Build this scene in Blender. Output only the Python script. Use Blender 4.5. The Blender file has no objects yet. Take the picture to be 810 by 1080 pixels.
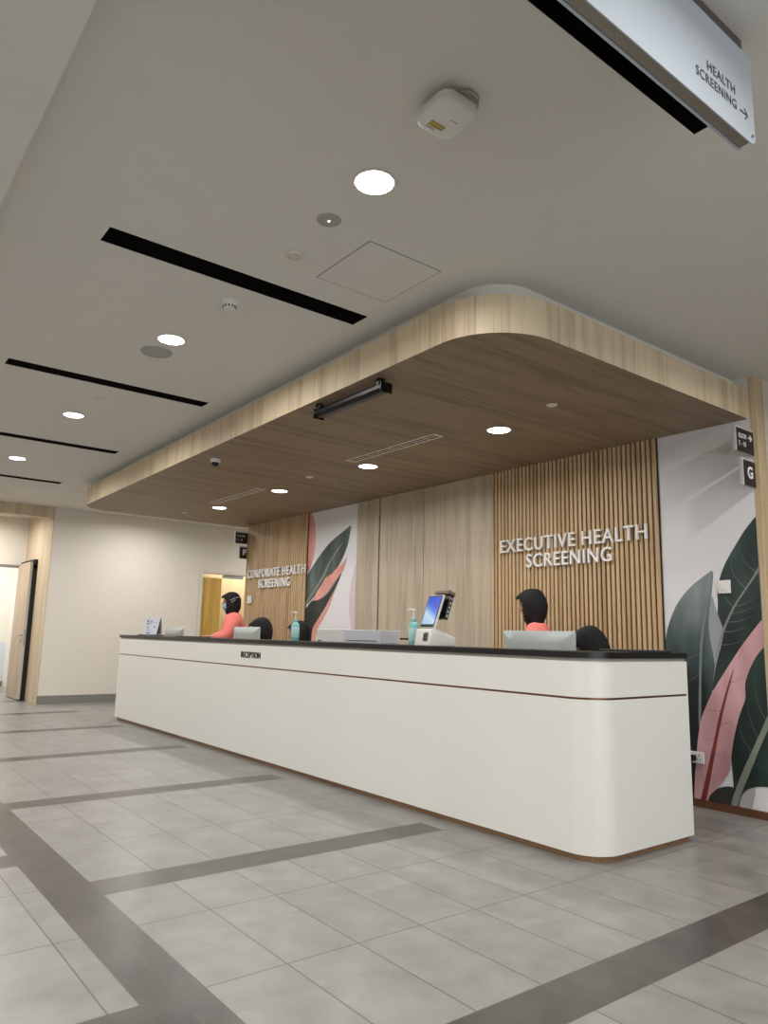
import bpy, bmesh, math, random
from mathutils import Vector, Matrix
random.seed(7)
SC = bpy.context.scene
COL = SC.collection
PI = math.pi

# ------------------------------------------------------------------ camera
FPX = 775.73
cam_d = bpy.data.cameras.new('camera')
cam = bpy.data.objects.new('camera', cam_d)
COL.objects.link(cam)
SC.camera = cam
cam_d.sensor_fit = 'VERTICAL'
cam_d.sensor_height = 36.0
cam_d.lens = FPX / 1080.0 * 36.0
cam_d.clip_start = 0.02
EYE = 1.15

def cam_axes(yaw, pitch, roll):
    cy, sy, cp, sp = math.cos(yaw), math.sin(yaw), math.cos(pitch), math.sin(pitch)
    fwd = Vector((sy * cp, cy * cp, sp))
    right = Vector((cy, -sy, 0))
    up = right.cross(fwd)
    cr, sr = math.cos(roll), math.sin(roll)
    return cr * right + sr * up, -sr * right + cr * up, -fwd

r_, u_, b_ = cam_axes(math.radians(-52.2377), math.radians(9.5551), math.radians(1.2652))
cam.matrix_world = Matrix(((r_.x, u_.x, b_.x, 0), (r_.y, u_.y, b_.y, 0), (r_.z, u_.z, b_.z, EYE), (0, 0, 0, 1)))

# ------------------------------------------------------------------ world, exposure
world = bpy.data.worlds.new('world')
SC.world = world
world.use_nodes = True
world.node_tree.nodes['Background'].inputs[0].default_value = (1.0, 0.95, 0.88, 1)
world.node_tree.nodes['Background'].inputs[1].default_value = 0.3
SC.view_settings.view_transform = 'Standard'
SC.view_settings.look = 'None'
SC.view_settings.gamma = 1
SC.view_settings.use_curve_mapping = False
SC.view_settings.exposure = 0.0
LOBBY_W = 28.0      # watts of each lobby downlight
CANOPY_W = 15.0     # watts of each canopy downlight
LIGHT_COL = (1.0, 0.975, 0.935)

CEIL = 3.06

# cool daylight arriving through the glazed entrance side of the lobby (out of frame, to the right)
day_d = bpy.data.lights.new('entrance_daylight', 'AREA')
day_d.shape = 'RECTANGLE'; day_d.size = 6.8; day_d.size_y = 2.3
day_d.energy = 135.0; day_d.color = (0.86, 0.94, 1.0)
day = bpy.data.objects.new('entrance_daylight', day_d)
COL.objects.link(day)
day.location = (4.62, 0.5, 1.5)
day.rotation_euler = (PI / 2, 0, PI / 2)
WALL_Y = 5.187
FAR_X = -12.392

# ------------------------------------------------------------------ helpers
def lin(c):
    def f(v):
        v /= 255.0
        return v / 12.92 if v <= 0.04045 else ((v + 0.055) / 1.055) ** 2.4
    return (f(c[0]), f(c[1]), f(c[2]), 1.0)

def mat(name, rgb, rough=0.5, metal=0.0, noise=0.0, nscale=8.0, bump=0.0, emit=None, estr=0.0, coat=0.0, spec=0.5, bscale=None):
    m = bpy.data.materials.new(name)
    m.use_nodes = True
    nt = m.node_tree
    p = nt.nodes['Principled BSDF']
    p.inputs['Roughness'].default_value = rough
    p.inputs['Metallic'].default_value = metal
    p.inputs['Coat Weight'].default_value = coat
    p.inputs['Specular IOR Level'].default_value = spec
    base = lin(rgb)
    p.inputs['Base Color'].default_value = base
    tc = nt.nodes.new('ShaderNodeTexCoord')
    nz = nt.nodes.new('ShaderNodeTexNoise')
    nz.inputs['Scale'].default_value = nscale
    nz.inputs['Detail'].default_value = 4
    nt.links.new(tc.outputs['Object'], nz.inputs['Vector'])
    rp = nt.nodes.new('ShaderNodeValToRGB')
    k = max(noise, 0.004)
    rp.color_ramp.elements[0].position = 0.3
    rp.color_ramp.elements[1].position = 0.7
    rp.color_ramp.elements[0].color = tuple(v * (1 - k) for v in base[:3]) + (1,)
    rp.color_ramp.elements[1].color = tuple(min(1, v * (1 + k)) for v in base[:3]) + (1,)
    nt.links.new(nz.outputs['Fac'], rp.inputs['Fac'])
    nt.links.new(rp.outputs['Color'], p.inputs['Base Color'])
    if bump:
        bp = nt.nodes.new('ShaderNodeBump')
        bp.inputs['Strength'].default_value = bump
        bp.inputs['Distance'].default_value = 0.01
        if bscale:
            n2 = nt.nodes.new('ShaderNodeTexNoise')
            n2.inputs['Scale'].default_value = bscale
            nt.links.new(tc.outputs['Object'], n2.inputs['Vector'])
            nt.links.new(n2.outputs['Fac'], bp.inputs['Height'])
        else:
            nt.links.new(nz.outputs['Fac'], bp.inputs['Height'])
        nt.links.new(bp.outputs['Normal'], p.inputs['Normal'])
    if emit:
        p.inputs['Emission Color'].default_value = lin(emit)
        p.inputs['Emission Strength'].default_value = estr
    return m

def wood(name, light, dark, axis='Z', rough=0.5, plank=None, seed=0.0, contrast=1.0):
    """oak laminate with the grain running along axis; planks of the given width across plank[0]"""
    m = bpy.data.materials.new(name)
    m.use_nodes = True
    nt = m.node_tree
    L = nt.links.new
    p = nt.nodes['Principled BSDF']
    p.inputs['Roughness'].default_value = rough
    tc = nt.nodes.new('ShaderNodeTexCoord')
    sep = nt.nodes.new('ShaderNodeSeparateXYZ')
    L(tc.outputs['Object'], sep.inputs[0])
    ax = 'XYZ'.index(axis)
    vec = tc.outputs['Object']
    off = None
    if plank:
        pw = plank[1]
        d = nt.nodes.new('ShaderNodeMath'); d.operation = 'DIVIDE'; d.inputs[1].default_value = pw
        if plank[0] == 'XY':
            sm_ = nt.nodes.new('ShaderNodeMath'); sm_.operation = 'ADD'
            L(sep.outputs[0], sm_.inputs[0]); L(sep.outputs[1], sm_.inputs[1]); L(sm_.outputs[0], d.inputs[0])
        else:
            L(sep.outputs['XYZ'.index(plank[0])], d.inputs[0])
        fl = nt.nodes.new('ShaderNodeMath'); fl.operation = 'FLOOR'
        L(d.outputs[0], fl.inputs[0])
        wn = nt.nodes.new('ShaderNodeTexWhiteNoise'); wn.noise_dimensions = '1D'
        L(fl.outputs[0], wn.inputs['W'])
        off = wn.outputs['Value']
        cmb = nt.nodes.new('ShaderNodeVectorMath'); cmb.operation = 'SCALE'; cmb.inputs['Scale'].default_value = 9.0
        L(wn.outputs['Color'], cmb.inputs[0])
        ad = nt.nodes.new('ShaderNodeVectorMath'); ad.operation = 'ADD'
        L(tc.outputs['Object'], ad.inputs[0]); L(cmb.outputs[0], ad.inputs[1])
        vec = ad.outputs[0]
    def stretched(sc_across, sc_along, detail, dist=0.0):
        mp = nt.nodes.new('ShaderNodeMapping')
        s = [sc_across] * 3
        s[ax] = sc_along
        mp.inputs['Scale'].default_value = s
        mp.inputs['Location'].default_value = (seed, seed * 1.7, seed * 0.6)
        L(vec, mp.inputs[0])
        n = nt.nodes.new('ShaderNodeTexNoise')
        n.inputs['Scale'].default_value = 1.0
        n.inputs['Detail'].default_value = detail
        n.inputs['Distortion'].default_value = dist
        L(mp.outputs[0], n.inputs['Vector'])
        return n.outputs['Fac']
    a = stretched(9, 0.7, 3, 0.6)
    b = stretched(85, 1.6, 3)
    mx = nt.nodes.new('ShaderNodeMath'); mx.operation = 'MULTIPLY_ADD'
    L(b, mx.inputs[0]); mx.inputs[1].default_value = 0.75
    L(a, mx.inputs[2])
    last = mx.outputs[0]
    if off is not None:
        m2 = nt.nodes.new('ShaderNodeMath'); m2.operation = 'MULTIPLY_ADD'
        L(off, m2.inputs[0]); m2.inputs[1].default_value = 0.16
        L(last, m2.inputs[2])
        last = m2.outputs[0]
    rp = nt.nodes.new('ShaderNodeValToRGB')
    mid = 0.875 + (0.08 if off is not None else 0)
    w = 0.22 / contrast
    rp.color_ramp.elements[0].position = max(0, mid - w)
    rp.color_ramp.elements[1].position = min(1, mid + w)
    rp.color_ramp.elements[0].color = lin(dark)
    rp.color_ramp.elements[1].color = lin(light)
    L(last, rp.inputs['Fac'])
    L(rp.outputs['Color'], p.inputs['Base Color'])
    return m

def bm_box(bm, x0, x1, y0, y1, z0, z1, bevel=0.0, seg=2, M=None):
    r = bmesh.ops.create_cube(bm, size=1.0)
    vs = r['verts']
    for v in vs:
        v.co = Vector((x0 + (v.co.x + .5) * (x1 - x0), y0 + (v.co.y + .5) * (y1 - y0), z0 + (v.co.z + .5) * (z1 - z0)))
    if bevel:
        es = list({e for v in vs for e in v.link_edges})
        r2 = bmesh.ops.bevel(bm, geom=es, offset=bevel, segments=seg, affect='EDGES', profile=0.5)
        vs = list({v for f in r2['faces'] for v in f.verts} | {v for v in vs if v.is_valid})
    if M is not None:
        bmesh.ops.transform(bm, matrix=M, verts=[v for v in vs if v.is_valid])
    return vs

def box(x0, x1, y0, y1, z0, z1, bevel=0.0, seg=2):
    bm = bmesh.new()
    bm_box(bm, x0, x1, y0, y1, z0, z1, bevel, seg)
    return bm

def bm_lathe(bm, prof, n=32, c=(0, 0, 0), M=None):
    """prof: list of (radius, z) from one end to the other, revolved about z"""
    rings = []
    made = []
    for r, z in prof:
        if r < 1e-6:
            v = bm.verts.new((c[0], c[1], c[2] + z)); rings.append([v]); made.append(v)
        else:
            ring = [bm.verts.new((c[0] + r * math.cos(2 * PI * k / n), c[1] + r * math.sin(2 * PI * k / n), c[2] + z)) for k in range(n)]
            rings.append(ring); made += ring
    for a, b in zip(rings, rings[1:]):
        for k in range(n):
            k2 = (k + 1) % n
            if len(a) == 1 and len(b) == 1:
                continue
            if len(a) == 1:
                bm.faces.new((a[0], b[k], b[k2]))
            elif len(b) == 1:
                bm.faces.new((a[k], a[k2], b[0]))
            else:
                bm.faces.new((a[k], a[k2], b[k2], b[k]))
    if M is not None:
        bmesh.ops.transform(bm, matrix=M, verts=made)
    return made

def lathe(prof, n=32):
    bm = bmesh.new()
    bm_lathe(bm, prof, n)
    bmesh.ops.recalc_face_normals(bm, faces=bm.faces)
    return bm

def bm_tube(bm, pts, r, n=10):
    pts = [Vector(p) for p in pts]
    rings = []
    for i, p in enumerate(pts):
        t = (pts[min(i + 1, len(pts) - 1)] - pts[max(i - 1, 0)]).normalized()
        ref = Vector((0, 0, 1)) if abs(t.z) < 0.9 else Vector((1, 0, 0))
        a = t.cross(ref).normalized(); b = t.cross(a).normalized()
        rr = r[i] if isinstance(r, (list, tuple)) else r
        rings.append([bm.verts.new(p + rr * (math.cos(2 * PI * k / n) * a + math.sin(2 * PI * k / n) * b)) for k in range(n)])
    for a, b in zip(rings, rings[1:]):
        for k in range(n):
            bm.faces.new((a[k], a[(k + 1) % n], b[(k + 1) % n], b[k]))
    bm.faces.new(rings[0]); bm.faces.new(rings[-1])

def bm_prism(bm, poly, z0, z1, M=None):
    """extrude polygon (x, y) from z0 to z1"""
    lo = [bm.verts.new((x, y, z0)) for x, y in poly]
    hi = [bm.verts.new((x, y, z1)) for x, y in poly]
    n = len(poly)
    bm.faces.new(lo[::-1]); bm.faces.new(hi)
    for k in range(n):
        bm.faces.new((lo[k], lo[(k + 1) % n], hi[(k + 1) % n], hi[k]))
    if M is not None:
        bmesh.ops.transform(bm, matrix=M, verts=lo + hi)
    return lo + hi

def obj(name, bm, material, parent=None, smooth=False, recalc=True, angle=None):
    if recalc:
        bmesh.ops.recalc_face_normals(bm, faces=bm.faces)
    me = bpy.data.meshes.new(name)
    bm.to_mesh(me); bm.free()
    me.materials.append(material)
    if smooth or angle:
        for p in me.polygons:
            p.use_smooth = True
        if angle:
            me.set_sharp_from_angle(angle=math.radians(angle))
    o = bpy.data.objects.new(name, me)
    COL.objects.link(o)
    if parent:
        o.parent = parent
        o.matrix_parent_inverse = Matrix.Identity(4)
    return o

def thing(name, label, cat, loc=(0, 0, 0), rotz=0, group=None):
    o = bpy.data.objects.new(name, None)
    o.empty_display_size = 0.1
    COL.objects.link(o)
    o.location = loc
    o.rotation_euler = (0, 0, rotz)
    o['label'] = label
    o['category'] = cat
    if group:
        o['group'] = group
    return o

def tag(o, label, cat, group=None):
    o['label'] = label
    o['category'] = cat
    if group:
        o['group'] = group
    return o

def struct(name, bm, m, parent=None, **k):
    o = obj(name, bm, m, parent, **k)
    if parent is None:
        o['kind'] = 'structure'
    return o

def dup(root, loc, label, rotz=None, group=None):
    r = root.copy(); COL.objects.link(r)
    r.location = loc
    if rotz is not None:
        r.rotation_euler = (0, 0, rotz)
    r['label'] = label
    if group:
        r['group'] = group
    for ch in list(root.children):
        c = ch.copy(); COL.objects.link(c); c.parent = r
        for g in list(ch.children):
            d = g.copy(); COL.objects.link(d); d.parent = c
    return r

def text_bm(body, width, height, depth, bold=0.0):
    """letters in the XZ plane (reading along +X, facing -Y), lower left at the origin, scaled to width and cap height"""
    cu = bpy.data.curves.new('lettering_curve', 'FONT')
    cu.body = body
    cu.size = 1.0
    cu.offset = bold
    cu.extrude = 0.5
    cu.resolution_u = 4
    cu.space_character = 1.1
    o = bpy.data.objects.new('lettering_curve', cu)
    COL.objects.link(o)
    dg = bpy.context.evaluated_depsgraph_get()
    me = bpy.data.meshes.new_from_object(o.evaluated_get(dg))
    bpy.data.objects.remove(o); bpy.data.curves.remove(cu)
    bm = bmesh.new(); bm.from_mesh(me); bpy.data.meshes.remove(me)
    bmesh.ops.remove_doubles(bm, verts=bm.verts, dist=1e-5)
    xs = [v.co.x for v in bm.verts]; ys = [v.co.y for v in bm.verts]
    x0, x1, y0, y1 = min(xs), max(xs), min(ys), max(ys)
    for v in bm.verts:
        x, y, z = v.co
        v.co = Vector(((x - x0) / (x1 - x0) * width, -z * depth - depth / 2, (y - y0) / (y1 - y0) * height))
    bmesh.ops.recalc_face_normals(bm, faces=bm.faces)
    return bm

def letters(body, width, height, depth, material, parent, M, bold=0.0):
    """one child named letter for each raised letter"""
    bm = text_bm(body, width, height, depth, bold)
    bmesh.ops.transform(bm, matrix=M, verts=bm.verts)
    seen = set(); islands = []
    bm.verts.ensure_lookup_table()
    for v in bm.verts:
        if v in seen: continue
        st = [v]; isl = []
        seen.add(v)
        while st:
            a = st.pop(); isl.append(a)
            for e in a.link_edges:
                b = e.other_vert(a)
                if b not in seen:
                    seen.add(b); st.append(b)
        islands.append(isl)
    for isl in islands:
        s = set(isl)
        nb = bmesh.new()
        mp = {v: nb.verts.new(v.co) for v in isl}
        for f in bm.faces:
            if f.verts[0] in s:
                try: nb.faces.new([mp[v] for v in f.verts])
                except ValueError: pass
        obj('letter', nb, material, parent)
    bm.free()

# rotation placing XZ lettering (facing -Y) so that it faces +X and reads along +Y
FACE_X = Matrix(((0, -1, 0, 0), (1, 0, 0, 0), (0, 0, 1, 0), (0, 0, 0, 1)))
def T(x, y, z): return Matrix.Translation((x, y, z))

# ------------------------------------------------------------------ materials
M = {}
M['ceiling'] = mat('ceiling_paint', (222, 219, 212), 0.9, noise=0.01)
M['wall'] = mat('cream_wall_paint', (222, 216, 206), 0.85, noise=0.01)
M['wall_r'] = mat('beige_wall_paint', (205, 196, 184), 0.85, noise=0.01)
M['fascia_wood'] = wood('oak_laminate_upright', (222, 204, 174), (194, 173, 142), 'Z', 0.5, ('XY', 0.13), 1.0)
M['soffit_wood_shaded'] = wood('oak_laminate_shaded_soffit', (150, 131, 106), (126, 108, 85), 'Y', 0.55, ('X', 0.3), 4.0)  # same oak as the fascia, darkened: underside shade put into the colour
M['panel_wood'] = wood('oak_laminate_panel', (188, 175, 155), (162, 149, 129), 'Z', 0.5, None, 2.0)
M['slat_wood'] = wood('golden_oak_slat', (202, 173, 134), (172, 144, 108), 'Z', 0.5, ('X', 0.045), 3.0)
M['slat_back'] = mat('dark_slat_backing', (50, 32, 16), 0.8)
M['post_wood'] = wood('oak_post', (202, 180, 146), (172, 150, 116), 'Z', 0.5, None, 5.0)
M['portal_wood'] = wood('oak_portal', (206, 190, 164), (184, 166, 140), 'Z', 0.5, None, 6.0)
M['door_wood'] = wood('grey_oak_door', (192, 174, 152), (166, 148, 126), 'Z', 0.45, None, 7.0)
M['yellow_wood'] = wood('honey_coloured_door', (206, 168, 84), (184, 146, 66), 'Z', 0.4, None, 8.0)
M['pale_wood'] = wood('pale_oak_screen', (222, 198, 156), (200, 172, 128), 'Z', 0.5, ('X', 0.12), 9.0)
M['plinth'] = wood('brown_plinth_laminate', (150, 116, 84), (122, 90, 62), 'X', 0.35, None, 10.0)
M['skirt_brown'] = mat('brown_skirting', (96, 62, 42), 0.45, noise=0.1)
M['skirt_grey'] = mat('grey_skirting', (128, 126, 120), 0.5, noise=0.03)
M['desk_white'] = mat('off_white_laminate', (228, 227, 222), 0.32, noise=0.012, nscale=1.5)
M['black_top'] = mat('black_stone_counter', (15, 14, 14), 0.35, noise=0.15, nscale=60)
M['copper'] = mat('copper_inlay', (120, 80, 66), 0.3, metal=0.8)
M['black'] = mat('matt_black', (8, 8, 8), 0.6)
M['bar_black'] = mat('satin_black_metal', (5, 5, 6), 0.35, spec=0.3)
M['deep_black'] = mat('unlit_air_slot', (3, 3, 3), 0.95, spec=0.05)
M['gloss_black'] = mat('gloss_black_plastic', (14, 14, 15), 0.18)
M['white_plastic'] = mat('white_plastic', (226, 225, 220), 0.4, noise=0.01)
M['grey_plastic'] = mat('grey_speaker_mesh', (172, 170, 168), 0.7, noise=0.12, nscale=300)
M['ivory'] = mat('ivory_plastic', (214, 208, 196), 0.5)
M['silver'] = mat('satin_silver', (176, 182, 182), 0.42, metal=0.35, noise=0.02)
M['chrome'] = mat('chrome', (200, 200, 200), 0.15, metal=1.0)
M['diffuser'] = mat('powder_coated_grille', (226, 218, 204), 0.5)
M['sign_face'] = mat('silver_sign_face', (178, 186, 195), 0.3, metal=0.0, noise=0.01, coat=0.2)
M['sign_side'] = mat('sign_edge_extrusion', (150, 142, 130), 0.4, metal=0.4)
M['sign_text'] = mat('grey_sign_lettering', (78, 76, 76), 0.6)
M['sign_dark'] = mat('dark_brown_sign_plate', (44, 36, 34), 0.45)
M['sign_silver'] = mat('silver_sign_box', (196, 198, 200), 0.35, metal=0.2)
M['white_letter'] = mat('white_acrylic_letter', (236, 236, 236), 0.4)
M['black_letter'] = mat('black_letter', (26, 22, 20), 0.4)
M['teal'] = mat('teal_bottle_plastic', (128, 190, 190), 0.35, noise=0.02)
M['teal_label'] = mat('pale_teal_label', (168, 208, 208), 0.5, noise=0.12, nscale=50)
M['skin'] = mat('light_brown_skin', (188, 142, 118), 0.55, noise=0.03)
M['coral'] = mat('coral_pink_fabric', (232, 128, 118), 0.85, noise=0.06, nscale=14, bump=0.25)
M['hijab'] = mat('black_headscarf', (12, 12, 15), 0.85, noise=0.2, nscale=12, bump=0.3)
M['mask'] = mat('blue_surgical_mask', (130, 178, 208), 0.8, noise=0.05, nscale=40)
M['mask_strap'] = mat('white_elastic', (196, 206, 212), 0.8)
M['trouser'] = mat('black_trousers', (24, 24, 28), 0.9)
M['shoe'] = mat('black_shoe', (15, 15, 15), 0.4)
M['eye'] = mat('dark_eye', (24, 18, 15), 0.2)
M['lip'] = mat('lips', (160, 90, 84), 0.5)
M['chair_fabric'] = mat('black_chair_fabric', (22, 22, 24), 0.9)
M['paper_box'] = mat('white_cardboard', (206, 206, 204), 0.6, noise=0.015)
M['grey_box_side'] = mat('pale_grey_cardboard', (186, 189, 196), 0.6, noise=0.02)
M['blue_base'] = mat('dark_blue_base', (40, 40, 96), 0.4)
M['poster'] = mat('pale_blue_notice', (206, 212, 232), 0.4, noise=0.03)
M['ink'] = mat('navy_ink', (60, 62, 110), 0.6)
M['yellow_label'] = mat('yellow_label', (172, 148, 44), 0.6)
M['worktop'] = mat('white_worktop', (214, 210, 202), 0.45, noise=0.01)
M['folder'] = mat('dark_slate_folder', (48, 50, 58), 0.5)
M['room_white'] = mat('white_inner_wall', (240, 236, 228), 0.8)
M['room_cool'] = mat('cool_white_panel', (218, 226, 236), 0.6)
M['seam'] = mat('dark_seam', (58, 46, 36), 0.8)
M['mesh_seam'] = mat('ceiling_joint', (150, 144, 134), 0.9)

def emission(name, rgb, s):
    m = bpy.data.materials.new(name); m.use_nodes = True
    p = m.node_tree.nodes['Principled BSDF']
    p.inputs['Base Color'].default_value = lin(rgb)
    p.inputs['Emission Color'].default_value = lin(rgb)
    p.inputs['Emission Strength'].default_value = s
    return m
M['lens'] = emission('lit_lamp_lens', (255, 246, 230), 12)
M['led'] = emission('small_white_led', (255, 255, 255), 6)

def screen_mat():
    m = bpy.data.materials.new('lit_blue_screen'); m.use_nodes = True
    nt = m.node_tree; L = nt.links.new
    p = nt.nodes['Principled BSDF']
    p.inputs['Base Color'].default_value = (0.01, 0.01, 0.02, 1)
    p.inputs['Roughness'].default_value = 0.15
    tc = nt.nodes.new('ShaderNodeTexCoord')
    sp = nt.nodes.new('ShaderNodeSeparateXYZ')
    L(tc.outputs['Generated'], sp.inputs[0])
    mm = nt.nodes.new('ShaderNodeMath'); mm.operation = 'MULTIPLY_ADD'
    L(sp.outputs[0], mm.inputs[0]); mm.inputs[1].default_value = 0.35
    L(sp.outputs[2], mm.inputs[2])
    rp = nt.nodes.new('ShaderNodeValToRGB')
    e = rp.color_ramp.elements
    e[0].position = 0.0; e[0].color = lin((170, 205, 245))
    e[1].position = 1.2 / 1.35; e[1].color = lin((44, 86, 214))
    k = e.new(0.45); k.color = lin((205, 228, 250))
    k = e.new(0.68); k.color = lin((92, 140, 236))
    L(mm.outputs[0], rp.inputs['Fac'])
    L(rp.outputs['Color'], p.inputs['Emission Color'])
    p.inputs['Emission Strength'].default_value = 0.85
    return m
M['screen'] = screen_mat()

# leaf print: artwork tones vary along the leaf by a soft noise of its own
def leaf_mat(name, a, b, c, scale=2.2, sx=1.0, seed=0.0, grad=None):
    m = bpy.data.materials.new(name); m.use_nodes = True
    nt = m.node_tree; L = nt.links.new
    p = nt.nodes['Principled BSDF']; p.inputs['Roughness'].default_value = 0.5
    tc = nt.nodes.new('ShaderNodeTexCoord')
    mp = nt.nodes.new('ShaderNodeMapping')
    mp.inputs['Scale'].default_value = (scale * 1.6, 1, scale * 0.6)
    mp.inputs['Rotation'].default_value = (0, math.radians(25 * sx), 0)
    mp.inputs['Location'].default_value = (seed, 0, seed)
    L(tc.outputs['Object'], mp.inputs[0])
    n = nt.nodes.new('ShaderNodeTexNoise'); n.inputs['Scale'].default_value = 1.0; n.inputs['Detail'].default_value = 2
    L(mp.outputs[0], n.inputs['Vector'])
    rp = nt.nodes.new('ShaderNodeValToRGB')
    e = rp.color_ramp.elements
    e[0].position = 0.3; e[0].color = lin(a); e[1].position = 0.72; e[1].color = lin(c)
    k = e.new(0.5); k.color = lin(b)
    if grad:   # the print of this leaf runs from a dark stem to a pale tip
        sp = nt.nodes.new('ShaderNodeSeparateXYZ'); L(tc.outputs['Object'], sp.inputs[0])
        mr_ = nt.nodes.new('ShaderNodeMapRange')
        mr_.inputs[1].default_value, mr_.inputs[2].default_value = grad
        mr_.inputs[3].default_value, mr_.inputs[4].default_value = -0.32, 0.18
        L(sp.outputs[2], mr_.inputs[0])
        ad = nt.nodes.new('ShaderNodeMath'); ad.operation = 'ADD'
        L(n.outputs['Fac'], ad.inputs[0]); L(mr_.outputs[0], ad.inputs[1]); L(ad.outputs[0], rp.inputs['Fac'])
    else:
        L(n.outputs['Fac'], rp.inputs['Fac'])
    L(rp.outputs['Color'], p.inputs['Base Color'])
    return m
M['leaf_shaded'] = leaf_mat('grey_green_leaf_dark_stem', (20, 30, 28), (66, 84, 84), (136, 146, 148), 1.8, -1, 1.0, (0.4, 1.6))
M['mural_bg'] = mat('mural_pale_ground', (222, 221, 224), 0.5, noise=0.01)
M['leaf_dark'] = leaf_mat('dark_green_leaf', (20, 32, 32), (40, 58, 56), (66, 88, 84), 2.4, 1, 0.3)
M['leaf_mid'] = leaf_mat('grey_green_leaf', (32, 46, 44), (62, 80, 76), (104, 118, 116), 2.0, -1, 2.0)
M['leaf_deep'] = leaf_mat('deep_green_leaf', (18, 30, 28), (30, 46, 42), (44, 62, 56), 2.2, 1, 4.0)
M['leaf_pink'] = leaf_mat('dusty_pink_leaf', (176, 128, 134), (198, 152, 156), (212, 172, 176), 3, 1, 6.0)
M['leaf_rib_red'] = mat('dark_red_rib', (126, 54, 48), 0.5, noise=0.1)
M['leaf_rib'] = mat('pale_green_rib', (128, 134, 122), 0.5, noise=0.1)
M['leaf_rib_grey'] = mat('grey_rib', (116, 126, 124), 0.5, noise=0.1)
M['leaf_under'] = mat('silver_leaf_underside', (150, 154, 160), 0.5, noise=0.1, nscale=4)
M['leaf_olive'] = mat('dark_olive_leaf', (50, 48, 42), 0.5, noise=0.2, nscale=6)
M['leaf_grey'] = mat('light_grey_wash', (176, 172, 172), 0.5, noise=0.03)
M['leaf_salmon'] = leaf_mat('salmon_leaf', (208, 132, 124), (216, 150, 140), (228, 172, 160), 3, 1, 8.0)
M['leaf_mauve'] = mat('pale_mauve_leaf', (208, 192, 202), 0.5, noise=0.03)
M['leaf_vein'] = mat('fine_leaf_vein', (96, 112, 108), 0.5)

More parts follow.
